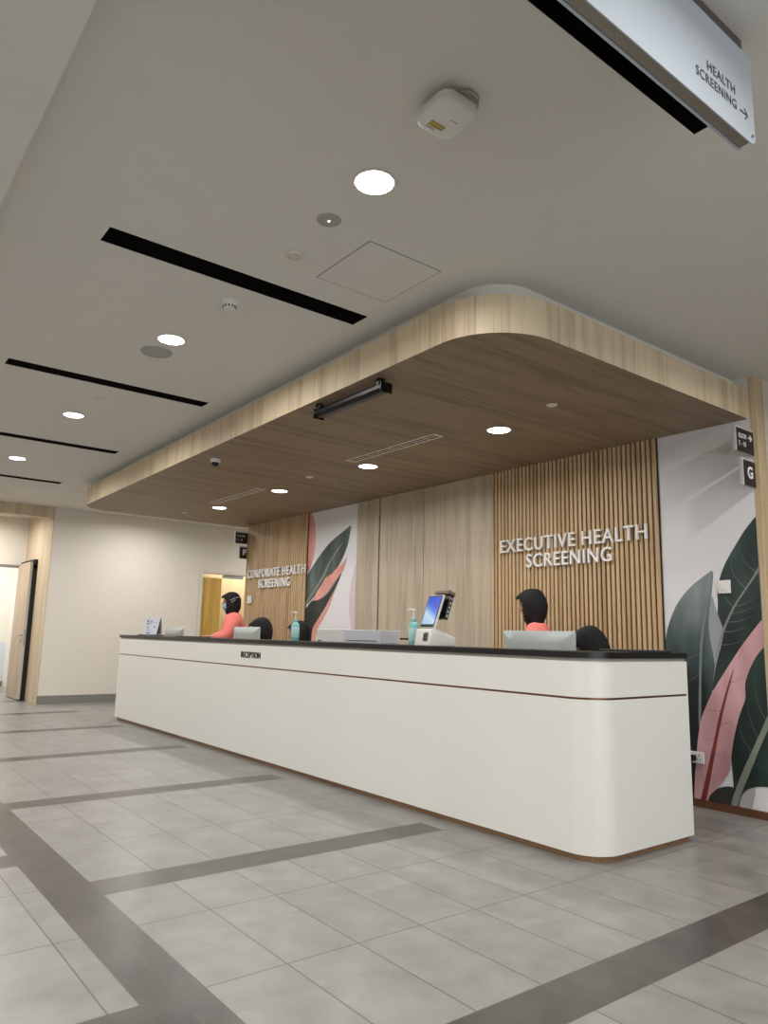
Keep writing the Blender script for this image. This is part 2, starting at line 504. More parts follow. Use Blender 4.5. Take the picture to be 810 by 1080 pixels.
def floor_mat():
    m = bpy.data.materials.new('porcelain_floor_tiles'); m.use_nodes = True
    nt = m.node_tree; L = nt.links.new
    p = nt.nodes['Principled BSDF']
    tc = nt.nodes.new('ShaderNodeTexCoord')
    sp = nt.nodes.new('ShaderNodeSeparateXYZ'); L(tc.outputs['Object'], sp.inputs[0])
    X, Y = sp.outputs[0], sp.outputs[1]
    def mth(op, a, b=None, c=None):
        n = nt.nodes.new('ShaderNodeMath'); n.operation = op
        for i, v in enumerate((a, b, c)):
            if v is None: continue
            if isinstance(v, (int, float)): n.inputs[i].default_value = v
            else: L(v, n.inputs[i])
        return n.outputs[0]
    def near(v, target, half):      # 1 where |v - target| < half
        return mth('COMPARE', v, target, half)
    upper = mth('GREATER_THAN', Y, 1.075)            # the side of the long band nearer the desk
    # phase of x in a 1.89 m repeat, measured from a cross band's near edge
    shift = mth('MULTIPLY_ADD', upper, 0.635, -2.22)  # lower side: near edges at -2.22; upper side: -1.585
    ph = mth('FLOORED_MODULO', mth('SUBTRACT', shift, X), 1.89)   # distance away from near edge, 0..1.89
    cross = mth('LESS_THAN', ph, 0.21)
    rel = mth('SUBTRACT', 1.89, ph)                   # distance from the far side edge
    longb = mth('MULTIPLY', mth('GREATER_THAN', Y, 0.967), mth('LESS_THAN', Y, 1.180))
    far_end = mth('MAXIMUM', mth('LESS_THAN', Y, 3.2), mth('GREATER_THAN', X, -2.5))
    crossb = mth('MULTIPLY', cross, far_end)
    band = mth('MAXIMUM', longb, crossb)
    G = 0.0028
    # joints across x
    j1 = near(ph, 0.21, G); j2 = near(ph, 0.0, G); j2b = near(ph, 1.89, G)
    j3 = near(ph, 0.84, G); j4 = near(ph, 1.47, G)
    jx = mth('MAXIMUM', mth('MAXIMUM', j1, mth('MAXIMUM', j2, j2b)), mth('MAXIMUM', j3, j4))
    # joints across y
    fy = mth('FLOORED_MODULO', mth('SUBTRACT', Y, 1.180), 0.3105)
    jyu = mth('MULTIPLY', mth('MAXIMUM', mth('LESS_THAN', fy, G), mth('GREATER_THAN', fy, 0.3105 - G)), upper)
    jyu = mth('MULTIPLY', jyu, mth('SUBTRACT', 1.0, mth('MULTIPLY', cross, 1.0)))
    fy2 = mth('FLOORED_MODULO', mth('SUBTRACT', Y, 0.867), 0.63)
    lower = mth('SUBTRACT', 1.0, upper)
    jyl = mth('MULTIPLY', mth('MAXIMUM', mth('LESS_THAN', fy2, G), mth('GREATER_THAN', fy2, 0.63 - G)), mth('MULTIPLY', lower, mth('LESS_THAN', Y, 0.9)))
    jy = mth('MAXIMUM', jyu, jyl)
    jb = mth('MAXIMUM', near(Y, 0.967, G), near(Y, 1.180, G))
    # joints of the band's own pieces
    fyc = mth('FLOORED_MODULO', mth('SUBTRACT', Y, 1.180), 0.621)
    jyc = mth('MULTIPLY', mth('MULTIPLY', mth('LESS_THAN', fyc, G), cross), upper)
    joint = mth('MAXIMUM', mth('MAXIMUM', jx, mth('MAXIMUM', jy, jyc)), jb)
    # tile id for slight shade differences
    ix = mth('FLOOR', mth('DIVIDE', mth('SUBTRACT', shift, X), 0.63))
    iy = mth('FLOOR', mth('DIVIDE', mth('SUBTRACT', Y, 1.18), 0.3105))
    cmb = nt.nodes.new('ShaderNodeCombineXYZ'); L(ix, cmb.inputs[0]); L(iy, cmb.inputs[1]); L(band, cmb.inputs[2])
    wn = nt.nodes.new('ShaderNodeTexWhiteNoise'); wn.noise_dimensions = '3D'; L(cmb.outputs[0], wn.inputs['Vector'])
    # clouding
    mp = nt.nodes.new('ShaderNodeVectorMath'); mp.operation = 'MULTIPLY_ADD'
    L(wn.outputs['Color'], mp.inputs[0]); mp.inputs[1].default_value = (7, 7, 0); L(tc.outputs['Object'], mp.inputs[2])
    n1 = nt.nodes.new('ShaderNodeTexNoise'); n1.inputs['Scale'].default_value = 4.5; n1.inputs['Detail'].default_value = 5; n1.inputs['Roughness'].default_value = 0.6; n1.inputs['Distortion'].default_value = 0.2
    L(mp.outputs[0], n1.inputs['Vector'])
    r1 = nt.nodes.new('ShaderNodeValToRGB')
    r1.color_ramp.elements[0].position = 0.28; r1.color_ramp.elements[1].position = 0.72
    r1.color_ramp.elements[0].color = lin((119, 117, 114)); r1.color_ramp.elements[1].color = lin((143, 141, 138))
    L(n1.outputs['Fac'], r1.inputs['Fac'])
    r2 = nt.nodes.new('ShaderNodeValToRGB')
    r2.color_ramp.elements[0].position = 0.3; r2.color_ramp.elements[1].position = 0.75
    r2.color_ramp.elements[0].color = lin((58, 55, 52)); r2.color_ramp.elements[1].color = lin((84, 80, 76))
    L(n1.outputs['Fac'], r2.inputs['Fac'])
    mx = nt.nodes.new('ShaderNodeMix'); mx.data_type = 'RGBA'
    L(band, mx.inputs[0]); L(r1.outputs[0], mx.inputs[6]); L(r2.outputs[0], mx.inputs[7])
    # darker end squares of the cross bands beside the desk
    dk = mth('MULTIPLY', mth('MULTIPLY', crossb, mth('LESS_THAN', X, -2.5)), mth('GREATER_THAN', Y, 2.98))
    md = nt.nodes.new('ShaderNodeMix'); md.data_type = 'RGBA'
    L(mth('MULTIPLY', dk, 0.6), md.inputs[0]); L(mx.outputs[2], md.inputs[6]); md.inputs[7].default_value = lin((70, 62, 56))
    mv = nt.nodes.new('ShaderNodeMix'); mv.data_type = 'RGBA'; mv.blend_type = 'MULTIPLY'
    sh = mth('MULTIPLY_ADD', wn.outputs['Value'], 0.10, 0.94)
    cs = nt.nodes.new('ShaderNodeCombineXYZ'); L(sh, cs.inputs[0]); L(sh, cs.inputs[1]); L(sh, cs.inputs[2])
    mv.inputs[0].default_value = 1.0; L(md.outputs[2], mv.inputs[6]); L(cs.outputs[0], mv.inputs[7])
    mj = nt.nodes.new('ShaderNodeMix'); mj.data_type = 'RGBA'
    L(mth('MULTIPLY', joint, 0.92), mj.inputs[0]); L(mv.outputs[2], mj.inputs[6]); mj.inputs[7].default_value = lin((74, 70, 64))
    L(mj.outputs[2], p.inputs['Base Color'])
    rg = mth('MULTIPLY_ADD', band, -0.04, 0.31)
    rg = mth('MULTIPLY_ADD', n1.outputs['Fac'], 0.06, rg)
    L(rg, p.inputs['Roughness'])
    bp = nt.nodes.new('ShaderNodeBump'); bp.inputs['Strength'].default_value = 0.15; bp.inputs['Distance'].default_value = 0.002
    bp.invert = True
    L(joint, bp.inputs['Height']); L(bp.outputs['Normal'], p.inputs['Normal'])
    return m
M['floor'] = floor_mat()

# ================================================================== STRUCTURE
struct('floor', box(-17.5, 4.5, -6.0, 9.5, -0.1, 0.0), M['floor'])

# ceiling with real slots cut as gaps: build it from strips around the air slots
SLOTS = [(-1.255, 0.75), (-3.43, None), (-5.70, None), (-7.97, None), (-10.22, None)]
def ceiling_bm():
    bm = bmesh.new()
    y0, y1 = 0.935, 2.482
    holes = [(-1.290, -1.225, 0.60, 2.455), (-3.565, -3.405, y0, y1), (-5.80, -5.65, y0, y1), (-8.07, -7.92, y0, y1), (-10.32, -10.17, y0, y1)]
    ys = [-6.0, 0.60, y0, 2.455, y1, 9.5]
    xs = sorted([-17.5, 4.5] + [h[0] for h in holes] + [h[1] for h in holes])
    for i in range(len(xs) - 1):
        for j in range(len(ys) - 1):
            cx, cy = (xs[i] + xs[i + 1]) / 2, (ys[j] + ys[j + 1]) / 2
            if any(h[0] < cx < h[1] and h[2] < cy < h[3] for h in holes):
                continue
            bm_box(bm, xs[i], xs[i + 1], ys[j], ys[j + 1], CEIL, CEIL + 0.03)
    bmesh.ops.remove_doubles(bm, verts=bm.verts, dist=1e-4)
    # drop interior faces shared by neighbouring strips
    from collections import defaultdict
    d = defaultdict(list)
    for f in bm.faces:
        d[tuple(round(c, 3) for c in f.calc_center_median())].append(f)
    bmesh.ops.delete(bm, geom=[f for fs in d.values() if len(fs) > 1 for f in fs], context='FACES_ONLY')
    return bm, holes
cbm, HOLES = ceiling_bm()
struct('ceiling', cbm, M['ceiling'])
slot_labels = ['black linear air slot beside the hanging silver sign',
               'long black air slot on the white ceiling, widest in view, nearest the canopy corner',
               'second black air slot from the canopy corner, beside the grey round speaker',
               'third black air slot from the canopy corner, cut off by the left edge',
               'farthest thin black air slot, above the left wood portal']
for k, (a, b, c, d) in enumerate(HOLES):
    t = thing('air_slot', slot_labels[k], 'air vent', ((a + b) / 2, (c + d) / 2, CEIL), 0, 'linear air slots in the ceiling')
    w, l = (b - a) / 2, (d - c) / 2
    bm = bmesh.new()
    bm_box(bm, -w, w, -l, l, 0.10, 0.11)
    for s in (-1, 1):
        bm_box(bm, s * (w + 0.004) - 0.003, s * (w + 0.004) + 0.003, -l, l, 0.031, 0.11)
        bm_box(bm, -w, w, s * (l + 0.004) - 0.003, s * (l + 0.004) + 0.003, 0.031, 0.11)
    obj('plenum_box', bm, M['deep_black'], t)
    bm = bmesh.new()
    bm_box(bm, -w + 0.0005, w - 0.0005, -l + 0.0005, l - 0.0005, 0.0015, 0.006)
    obj('slot_dark_fill', bm, M['deep_black'], t)  # black plate stands in for the unlit depth of the slot

# lower ceiling on the near left
struct('trim_1', box(-17.5, 4.5, -6.0, 0.452, 2.935, CEIL), M['ceiling'])

# feature wall behind the desk
struct('wall_back', box(-10.03, -2.425, WALL_Y, 5.30, 0, CEIL), M['wall'])
struct('wall_right', box(-2.46, -2.383, 5.302, 9.5, 0, CEIL), M['wall_r'])
struct('wall_corridor', box(-10.06, -10.0, 5.302, 9.5, 0, CEIL), M['wall'])
# far wall with the doorway behind the desk
def far_wall():
    bm = bmesh.new()
    bm_box(bm, FAR_X - 0.12, FAR_X, 2.957, 5.53, 0, CEIL)
    bm_box(bm, FAR_X - 0.12, FAR_X, 5.53, 6.6, 2.19, CEIL)
    bm_box(bm, FAR_X - 0.12, FAR_X, 6.6, 9.5, 0, CEIL)
    bm_box(bm, FAR_X - 0.12, FAR_X, -6.0, 1.2, 0, CEIL)
    return bm
struct('wall_left', far_wall(), M['wall'])
struct('wall_far_end', box(-12.5, -2.4, 9.4, 9.5, 0, CEIL), M['wall'])
struct('wall_near', box(-17.5, 4.5, -6.1, -6.0, 0, CEIL), M['wall'])
bm = bmesh.new()
bm_box(bm, 4.4, 4.5, -6.0, -3.0, 0, CEIL); bm_box(bm, 4.4, 4.5, 4.0, 9.5, 0, CEIL)
bm_box(bm, 4.4, 4.5, -3.0, 4.0, 0, 0.3); bm_box(bm, 4.4, 4.5, -3.0, 4.0, 2.7, CEIL)
struct('wall_entrance', bm, M['wall'])
bm = bmesh.new()
for yy in (-3.0, -1.25, 0.5, 2.25, 3.95):
    bm_box(bm, 4.42, 4.48, yy, yy + .05, .3, 2.7)
for zz in (.3, 2.65):
    bm_box(bm, 4.42, 4.48, -2.95, 3.95, zz, zz + .05)
struct('window_1', bm, M['sign_side'])
struct('wall_lift_side', box(-2.38, 4.4, 9.4, 9.5, 0, CEIL), M['wall'])
struct('baseboard_left', box(FAR_X, FAR_X + 0.014, 2.95, 5.46, 0, 0.125), M['skirt_grey'])
struct('baseboard_left_corridor', box(FAR_X, FAR_X + 0.014, 6.68, 9.4, 0, 0.125), M['skirt_grey'])

# door behind the desk: frame + honey coloured leaf + pale screen panel
df = struct('door_1', box(FAR_X - 0.10, FAR_X - 0.06, 5.535, 5.93, 0.005, 2.12, 0.002), M['yellow_wood'])
bm = bmesh.new()
bm_box(bm, FAR_X - 0.13, FAR_X + 0.02, 5.47, 5.532, 0, 2.245, 0.003)
bm_box(bm, FAR_X - 0.13, FAR_X + 0.02, 6.602, 6.66, 0, 2.245, 0.003)
bm_box(bm, FAR_X - 0.13, FAR_X + 0.02, 5.532, 6.602, 2.192, 2.245, 0.003)
fr = obj('door_frame', bm, M['ivory'], df)
fr.matrix_parent_inverse = Matrix.Identity(4)
obj('door_closer', box(FAR_X - 0.10, FAR_X - 0.03, 5.95, 6.35, 2.125, 2.18, 0.006), M['silver'], df)
struct('wall_door_room', box(FAR_X - 1.4, FAR_X - 1.3, 5.2, 8.2, 0, CEIL), M['pale_wood'])
struct('wall_door_room_side', box(FAR_X - 1.3, FAR_X - 0.13, 8.1, 8.2, 0, CEIL), M['wall'])
struct('wall_door_room_near', box(FAR_X - 1.3, FAR_X - 0.13, 5.25, 5.33, 0, CEIL), M['wall'])

# left wood portal with an open door
PX = -14.05
bm = bmesh.new()
bm_box(bm, PX, FAR_X + 0.002, 2.945, 2.956, 0, CEIL)
bm_box(bm, PX, FAR_X + 0.006, 1.2, 1.28, 0, CEIL)
struct('trim_2', bm, M['portal_wood'])
struct('trim_3', box(FAR_X - 0.14, FAR_X + 0.006, 1.28, 2.944, 2.885, CEIL), M['portal_wood'])
bm = bmesh.new()
bm_box(bm, PX - 0.1, PX, 0.6, 3.3, 2.215, CEIL)
bm_box(bm, PX - 0.1, PX, 0.6, 1.45, 0, 2.215)
struct('wall_portal', bm, M['wall'])
struct('trim_4', box(PX, PX + 0.02, 1.45, 2.93, 2.175, 2.225), M['skirt_grey'])
bm = bmesh.new()
bm_box(bm, -16.6, -16.5, 0.0, 6.0, 0.86, CEIL)
bm_box(bm, -16.5, PX - 0.1, 3.25, 3.3, 0.0, CEIL)
struct('wall_inner_room', bm, M['room_white'])
struct('wall_inner_room_panel', box(-16.6, -16.48, 0.0, 3.25, 0.1, 0.86), M['room_cool'])
struct('baseboard_inner_room', box(-16.6, -16.47, 0.0, 3.25, 0.0, 0.1), M['skirt_grey'])
struct('wall_inner_room_near', box(-16.5, PX - 0.1, 0.5, 0.6, 0.0, CEIL), M['room_white'])

d2 = struct('door_2', box(-14.02, -13.17, 2.835, 2.880, 0.012, 2.232, 0.003), M['door_wood'])
bm = bmesh.new()
bm_tube(bm, [(-13.25, 2.834, 1.03), (-13.25, 2.79, 1.03)], 0.011)
bm_tube(bm, [(-13.245, 2.785, 1.03), (-13.38, 2.785, 1.03)], 0.010)
h = obj('door_handle', bm, M['chrome'], d2, smooth=True)
obj('handle_rose', box(-13.285, -13.215, 2.829, 2.835, 0.995, 1.065, 0.002), M['chrome'], d2)
bm = bmesh.new(); bm_tube(bm, [(-13.25, 2.834, 0.93), (-13.25, 2.80, 0.93)], 0.02, 14)
obj('lock_cylinder', bm, M['chrome'], d2, smooth=False)
obj('lock_plate', box(-13.171, -13.166, 2.845, 2.870, 0.86, 1.12, 0.001), M['silver'], d2)
obj('edge_strip', box(-13.172, -13.168, 2.836, 2.879, 0.02, 2.22), M['ivory'], d2)
bm = bmesh.new(); bm_box(bm, -13.20, -13.13, 2.885, 2.943, 2.12, 2.19, 0.004)
obj('door_stay', bm, M['silver'], d2)
bm = bmesh.new(); bm_box(bm, -14.045, -13.13, 2.883, 2.942, 0.0, 2.275)
struct('door_gap_shade', bm, M['black'])  # black block painted in for the shaded gap behind the open leaf

# right post at the end of the feature wall
struct('trim_6', box(-2.424, -2.380, WALL_Y - 0.004, 5.31, 0, CEIL, 0.002), M['post_wood'])
# brown skirting of the feature wall
struct('baseboard_back', box(-9.6, -2.424, WALL_Y - 0.016, WALL_Y, 0, 0.052), M['skirt_brown'])

# canopy above the desk ------------------------------------------------------
def fr_y(x): return 2.600 + (-3.25 - x) * 0.0165
def canopy_outline(inset=0.0, r_right=0.42, r_left=0.42, xr=-2.437, xl=-10.175):
    xr -= inset; xl += inset
    pts = [(xl, WALL_Y)]
    yl = fr_y(xl) + inset
    n = 20
    for k in range(n + 1):
        a = PI + (PI / 2) * k / n
        pts.append((xl + r_left + r_left * math.cos(a), yl + r_left + r_left * math.sin(a)))
    yr = fr_y(xr) + inset
    for k in range(n + 1):
        a = -PI / 2 + (PI / 2) * k / n
        pts.append((xr - r_right + r_right * math.cos(a), yr + r_right + r_right * math.sin(a)))
    pts.append((xr, WALL_Y))
    return pts
out = canopy_outline()
bm = bmesh.new()
bm_prism(bm, canopy_outline(0.0025), 2.748, 2.756)
canopy = struct('trim_7', bm, M['soffit_wood_shaded'])
bm = bmesh.new()
o1 = out; o2 = canopy_outline(0.002, 0.418, 0.418)
lo1 = [bm.verts.new((x, y, 2.7472)) for x, y in o1]; hi1 = [bm.verts.new((x, y, 2.966)) for x, y in o1]
lo2 = [bm.verts.new((x, y, 2.7472)) for x, y in o2]; hi2 = [bm.verts.new((x, y, 2.966)) for x, y in o2]
for k in range(len(o1) - 1):
    bm.faces.new((lo1[k], lo1[k + 1], hi1[k + 1], hi1[k]))
    bm.faces.new((lo2[k], hi2[k], hi2[k + 1], lo2[k + 1]))
    bm.faces.new((hi1[k], hi1[k + 1], hi2[k + 1], hi2[k]))
    bm.faces.new((lo1[k], lo2[k], lo2[k + 1], lo1[k + 1]))
for k in (0, -1):
    bm.faces.new((lo1[k], hi1[k], hi2[k], lo2[k]))
struct('trim_8', bm, M['fascia_wood'], angle=40)
bm = bmesh.new()
bm_prism(bm, canopy_outline(0.003, 0.417, 0.417), 2.950, 2.958)
struct('trim_9', bm, M['ceiling'])
bm = bmesh.new()
bm_prism(bm, canopy_outline(0.10, 0.26, 0.26), 2.958, CEIL)
struct('trim_10', bm, M['ceiling'], angle=40)

# ================================================================== FEATURE WALL CLADDING
def slat_panel(name, label, x0, x1, pitch):
    t = thing(name, label, 'wall panel', (x0, WALL_Y, 0))
    obj('backing_board', box(0, x1 - x0, -0.012, -0.001, 0.055, 2.747), M['slat_back'], t)
    n = int(round((x1 - x0) / pitch))
    p = (x1 - x0) / n
    bm = bmesh.new()
    for k in range(n):
        a = k * p + p * 0.22
        bm_box(bm, a, a + p * 0.60, -0.034, -0.012, 0.056, 2.746)
    obj('slats', bm, M['slat_wood'], t)
    return t
slat_panel('slatted_panel', 'vertical golden oak slat panel behind the white EXECUTIVE HEALTH SCREENING letters', -4.952, -3.163, 0.045)
slat_panel('slatted_panel', 'vertical golden oak slat panel behind the CORPORATE HEALTH SCREENING letters', -10.03, -8.322, 0.045)

t = thing('wood_panelling', 'flat pale oak panelling with dark seams between the two slat panels', 'wall panel', (-6.1, WALL_Y, 0))
for a, b in ((-7.195, -6.765), (-6.735, -5.965), (-5.957, -4.956)):
    obj('flat_panel', box(a + 6.1, b + 6.1, -0.020, -0.001, 0.055 if b != -5.965 else 1.13, 2.747 if b != -5.965 else 2.70, 0.001), M['panel_wood'], t)
obj('top_rail', box(-6.735 + 6.1, -5.965 + 6.1, -0.018, -0.001, 2.703, 2.747), M['panel_wood'], t)
obj('low_rail', box(-6.735 + 6.1, -5.965 + 6.1, -0.024, -0.001, 0.055, 1.112), M['panel_wood'], t)
obj('shadow_gap', box(-7.19 + 6.1, -5.0 + 6.1, -0.002, -0.0005, 0.055, 2.74), M['seam'], t)

# murals ---------------------------------------------------------------------
def clip(poly, x0, x1, z0, z1):
    def run(P, inside, inter):
        out = []
        for i in range(len(P)):
            a, b = P[i - 1], P[i]
            if inside(b):
                if not inside(a): out.append(inter(a, b))
                out.append(b)
            elif inside(a): out.append(inter(a, b))
        return out
    def ix(v): return lambda a, b: (v, a[1] + (b[1] - a[1]) * (v - a[0]) / (b[0] - a[0]))
    def iz(v): return lambda a, b: (a[0] + (b[0] - a[0]) * (v - a[1]) / (b[1] - a[1]), v)
    P = run(poly, lambda p: p[0] >= x0, ix(x0)); P = run(P, lambda p: p[0] <= x1, ix(x1))
    P = run(P, lambda p: p[1] >= z0, iz(z0)); P = run(P, lambda p: p[1] <= z1, iz(z1))
    return P
def smooth_poly(P, it=1):
    for _ in range(it):
        Q = []
        for i in range(len(P)):
            a, b = P[i], P[(i + 1) % len(P)]
            Q.append((a[0] * .8 + b[0] * .2, a[1] * .8 + b[1] * .2)); Q.append((a[0] * .2 + b[0] * .8, a[1] * .2 + b[1] * .8))
        P = Q
    return P
def mural_shape(name, poly, lvl, m, parent, rect, smooth=1):
    P = clip(smooth_poly(poly, smooth), *rect)
    if len(P) < 3: return None
    y = -0.003 - lvl * 0.0006
    bm = bmesh.new()
    px, _, _ = root_loc(parent)
    vs = [bm.verts.new((x - px, y, z)) for x, z in P]
    es = [bm.edges.new((vs[i], vs[(i + 1) % len(vs)])) for i in range(len(vs))]
    bmesh.ops.triangle_fill(bm, edges=es, use_beauty=True)
    for f in bm.faces:
        if f.normal.y > 0: f.normal_flip()
    r = bmesh.ops.extrude_face_region(bm, geom=list(bm.faces))
    for v in r['geom']:
        if isinstance(v, bmesh.types.BMVert): v.co.y += 0.0005
    return obj(name, bm, m, parent)
def root_loc(o):
    while o.parent: o = o.parent
    return o.location
def vein(pts, lvl, m, parent, rect, w=0.004):
    """thin printed line through the given points"""
    P = []
    for i, (x, z) in enumerate(pts):
        P.append((x - w / 2, z))
    for x, z in reversed(pts):
        P.append((x + w / 2, z + w * 0.3))
    return P

RR = (-3.160, -2.426, 0.053, 2.747)
mr = thing('botanical_mural', 'tall pale mural of large dark green and pink leaves, right of the slats', 'mural', (-2.8, WALL_Y, 0))
obj('printed_ground', box(RR[0] + 2.8, RR[1] + 2.8, -0.003, -0.0005, 0.053, 2.747), M['mural_bg'], mr)
A = [(-2.753, 1.684), (-2.83, 1.634), (-2.915, 1.579), (-2.992, 1.51), (-3.056, 1.432), (-3.108, 1.334), (-3.145, 1.235), (-3.168, 1.126), (-3.166, 1.028), (-3.14, 0.817), (-3.10, 0.536), (-3.05, 0.245), (-2.992, 0.032), (-2.964, 0.028), (-2.953, 0.328), (-2.936, 0.458), (-2.904, 0.608), (-2.859, 0.704), (-2.809, 0.8), (-2.796, 0.893), (-2.78, 0.977), (-2.767, 1.061), (-2.782, 1.153), (-2.799, 1.266), (-2.797, 1.38), (-2.774, 1.512)]
Amid = [(-2.753, 1.684), (-2.769, 1.57), (-2.812, 1.399), (-2.843, 1.266), (-2.868, 1.114), (-2.884, 0.925), (-2.895, 0.738), (-2.907, 0.553), (-2.925, 0.551), (-2.916, 0.737), (-2.902, 0.924), (-2.888, 1.113), (-2.864, 1.266), (-2.828, 1.399), (-2.777, 1.57)]
Aw = [(-2.771, 1.503), (-2.756, 1.417), (-2.727, 1.322), (-2.697, 1.237), (-2.724, 1.136), (-2.752, 1.052), (-2.776, 0.977), (-2.787, 1.06), (-2.805, 1.172), (-2.812, 1.285), (-2.796, 1.399)]
B = [(-2.431, 2.029), (-2.47, 1.988), (-2.518, 1.933), (-2.568, 1.862), (-2.618, 1.79), (-2.66, 1.724), (-2.696, 1.65), (-2.722, 1.575), (-2.735, 1.5), (-2.732, 1.454), (-2.741, 1.332), (-2.724, 1.276), (-2.697, 1.237), (-2.724, 1.136), (-2.752, 1.052), (-2.776, 0.977), (-2.797, 0.875), (-2.809, 0.8), (-2.72, 0.934), (-2.658, 1.024), (-2.577, 1.136), (-2.507, 1.222), (-2.439, 1.303), (-2.40, 1.321), (-2.38, 1.664), (-2.38, 2.07)]
Bm = [(-2.398, 1.682), (-2.437, 1.633), (-2.516, 1.532), (-2.597, 1.423), (-2.66, 1.313), (-2.698, 1.229), (-2.739, 1.117), (-2.769, 1.024), (-2.756, 1.117), (-2.724, 1.21), (-2.691, 1.285), (-2.62, 1.414), (-2.545, 1.514), (-2.471, 1.613), (-2.415, 1.701)]
Pk = [(-2.38, 1.38), (-2.42, 1.321), (-2.439, 1.303), (-2.507, 1.222), (-2.577, 1.136), (-2.658, 1.024), (-2.72, 0.934), (-2.773, 0.858), (-2.815, 0.791), (-2.859, 0.704), (-2.904, 0.608), (-2.936, 0.458), (-2.953, 0.328), (-2.972, 0.18), (-2.984, 0.03), (-2.895, 0.042), (-2.839, 0.112), (-2.782, 0.178), (-2.711, 0.27), (-2.696, 0.363), (-2.68, 0.453), (-2.658, 0.544), (-2.624, 0.654), (-2.592, 0.727), (-2.569, 0.782), (-2.571, 0.871), (-2.541, 0.961), (-2.491, 1.052), (-2.433, 1.125), (-2.38, 1.18)]
Pkm = [(-2.635, 0.993), (-2.675, 0.9), (-2.73, 0.751), (-2.772, 0.621), (-2.801, 0.51), (-2.838, 0.38), (-2.874, 0.249), (-2.907, 0.136), (-2.938, 0.042), (-2.893, 0.045), (-2.863, 0.161), (-2.828, 0.309), (-2.796, 0.439), (-2.764, 0.568), (-2.723, 0.716), (-2.67, 0.882)]
Cc = [(-2.38, 1.18), (-2.433, 1.125), (-2.491, 1.052), (-2.541, 0.961), (-2.571, 0.871), (-2.569, 0.782), (-2.592, 0.727), (-2.624, 0.654), (-2.658, 0.544), (-2.68, 0.453), (-2.696, 0.363), (-2.692, 0.276), (-2.689, 0.173), (-2.717, 0.03), (-2.666, 0.03), (-2.64, 0.129), (-2.589, 0.181), (-2.525, 0.205), (-2.447, 0.216), (-2.38, 0.22)]
Cm = [(-2.38, 0.79), (-2.415, 0.708), (-2.456, 0.618), (-2.506, 0.518), (-2.566, 0.398), (-2.618, 0.296), (-2.67, 0.176), (-2.729, 0.03), (-2.677, 0.03), (-2.631, 0.157), (-2.584, 0.258), (-2.522, 0.396), (-2.472, 0.505), (-2.422, 0.604), (-2.38, 0.68)]
Dd = [(-2.889, 0.03), (-2.859, 0.1), (-2.802, 0.15), (-2.744, 0.172), (-2.696, 0.178), (-2.689, 0.164), (-2.717, 0.03), (-2.798, 0.03)]
Gg = [(-2.666, 0.03), (-2.64, 0.129), (-2.589, 0.181), (-2.534, 0.198), (-2.578, 0.03)]
def vline(a, b, bend=0.02, w=0.004, n=6):
    a, b = Vector(a), Vector(b)
    d = b - a; nrm = Vector((-d.y, d.x)).normalized()
    c = [a + d * (i / n) + nrm * bend * math.sin(PI * i / n) for i in range(n + 1)]
    return [tuple(p + nrm * w * (1 - i / (n + 1)) * .5) for i, p in enumerate(c)] + [tuple(p - nrm * w * (1 - i / (n + 1)) * .5) for i, p in reversed(list(enumerate(c)))]
def leaf(poly, lvl, m, rib=None, ribm=None, veins=(), veinm=None, parent=mr, rect=RR, smooth=1, vw=0.004):
    lf = mural_shape('leaf', poly, lvl, m, parent, rect, smooth)
    if rib: mural_shape('midrib', rib, lvl + 3, ribm, lf, rect, 1)
    px = root_loc(parent)[0]
    for a, b, bend in veins:
        P = clip(vline(a, b, bend, vw), *rect)
        if len(P) < 3: continue
        vb = bmesh.new()
        f = vb.faces.new([vb.verts.new((x - px, -0.003 - (lvl + 2) * 0.0006, z)) for x, z in P])
        f.normal_update()
        if f.normal.y > 0: f.normal_flip()
        obj('vein', vb, veinm or M['leaf_vein'], lf, recalc=False)
    return lf
leaf(A, 1, M['leaf_shaded'], Amid, M['leaf_rib_grey'], [((-2.80, 1.44), (-3.03, 1.42), .02), ((-2.85, 1.26), (-3.12, 1.22), .03), ((-2.87, 1.08), (-3.14, 1.04), .03), ((-2.88, .95), (-3.1, .85), .03)])
leaf(Aw, 6, M['leaf_under'])
leaf(B, 4, M['leaf_dark'], Bm, M['leaf_rib'], [((-2.62, 1.40), (-2.70, 1.62), .03), ((-2.52, 1.53), (-2.62, 1.78), .04), ((-2.44, 1.64), (-2.55, 1.87), .04), ((-2.60, 1.41), (-2.46, 1.47), -.01), ((-2.63, 1.36), (-2.47, 1.41), -.01), ((-2.66, 1.30), (-2.49, 1.34), -.01), ((-2.69, 1.23), (-2.53, 1.27), -.01), ((-2.72, 1.14), (-2.58, 1.17), -.01)], M['leaf_rib_grey'])
leaf(Cc, 5, M['leaf_deep'], Cm, M['leaf_rib'], [((-2.44, .64), (-2.50, .98), .03), ((-2.55, .43), (-2.63, .62), .02), ((-2.50, .52), (-2.56, .78), .02), ((-2.58, .36), (-2.47, .32), .01)])
leaf(Dd, 9, M['leaf_olive'])
leaf(Gg, 3, M['leaf_grey'])
leaf(Pk, 8, M['leaf_pink'], Pkm, M['leaf_rib_red'], [((-2.75, .68), (-2.86, .69), .01), ((-2.78, .58), (-2.64, .64), -.01), ((-2.80, .49), (-2.92, .47), .01), ((-2.83, .38), (-2.71, .41), -.01), ((-2.68, .88), (-2.58, .93), -.01), ((-2.6, 1.05), (-2.52, 1.15), .01)], M['leaf_rib_red'], vw=0.0025)

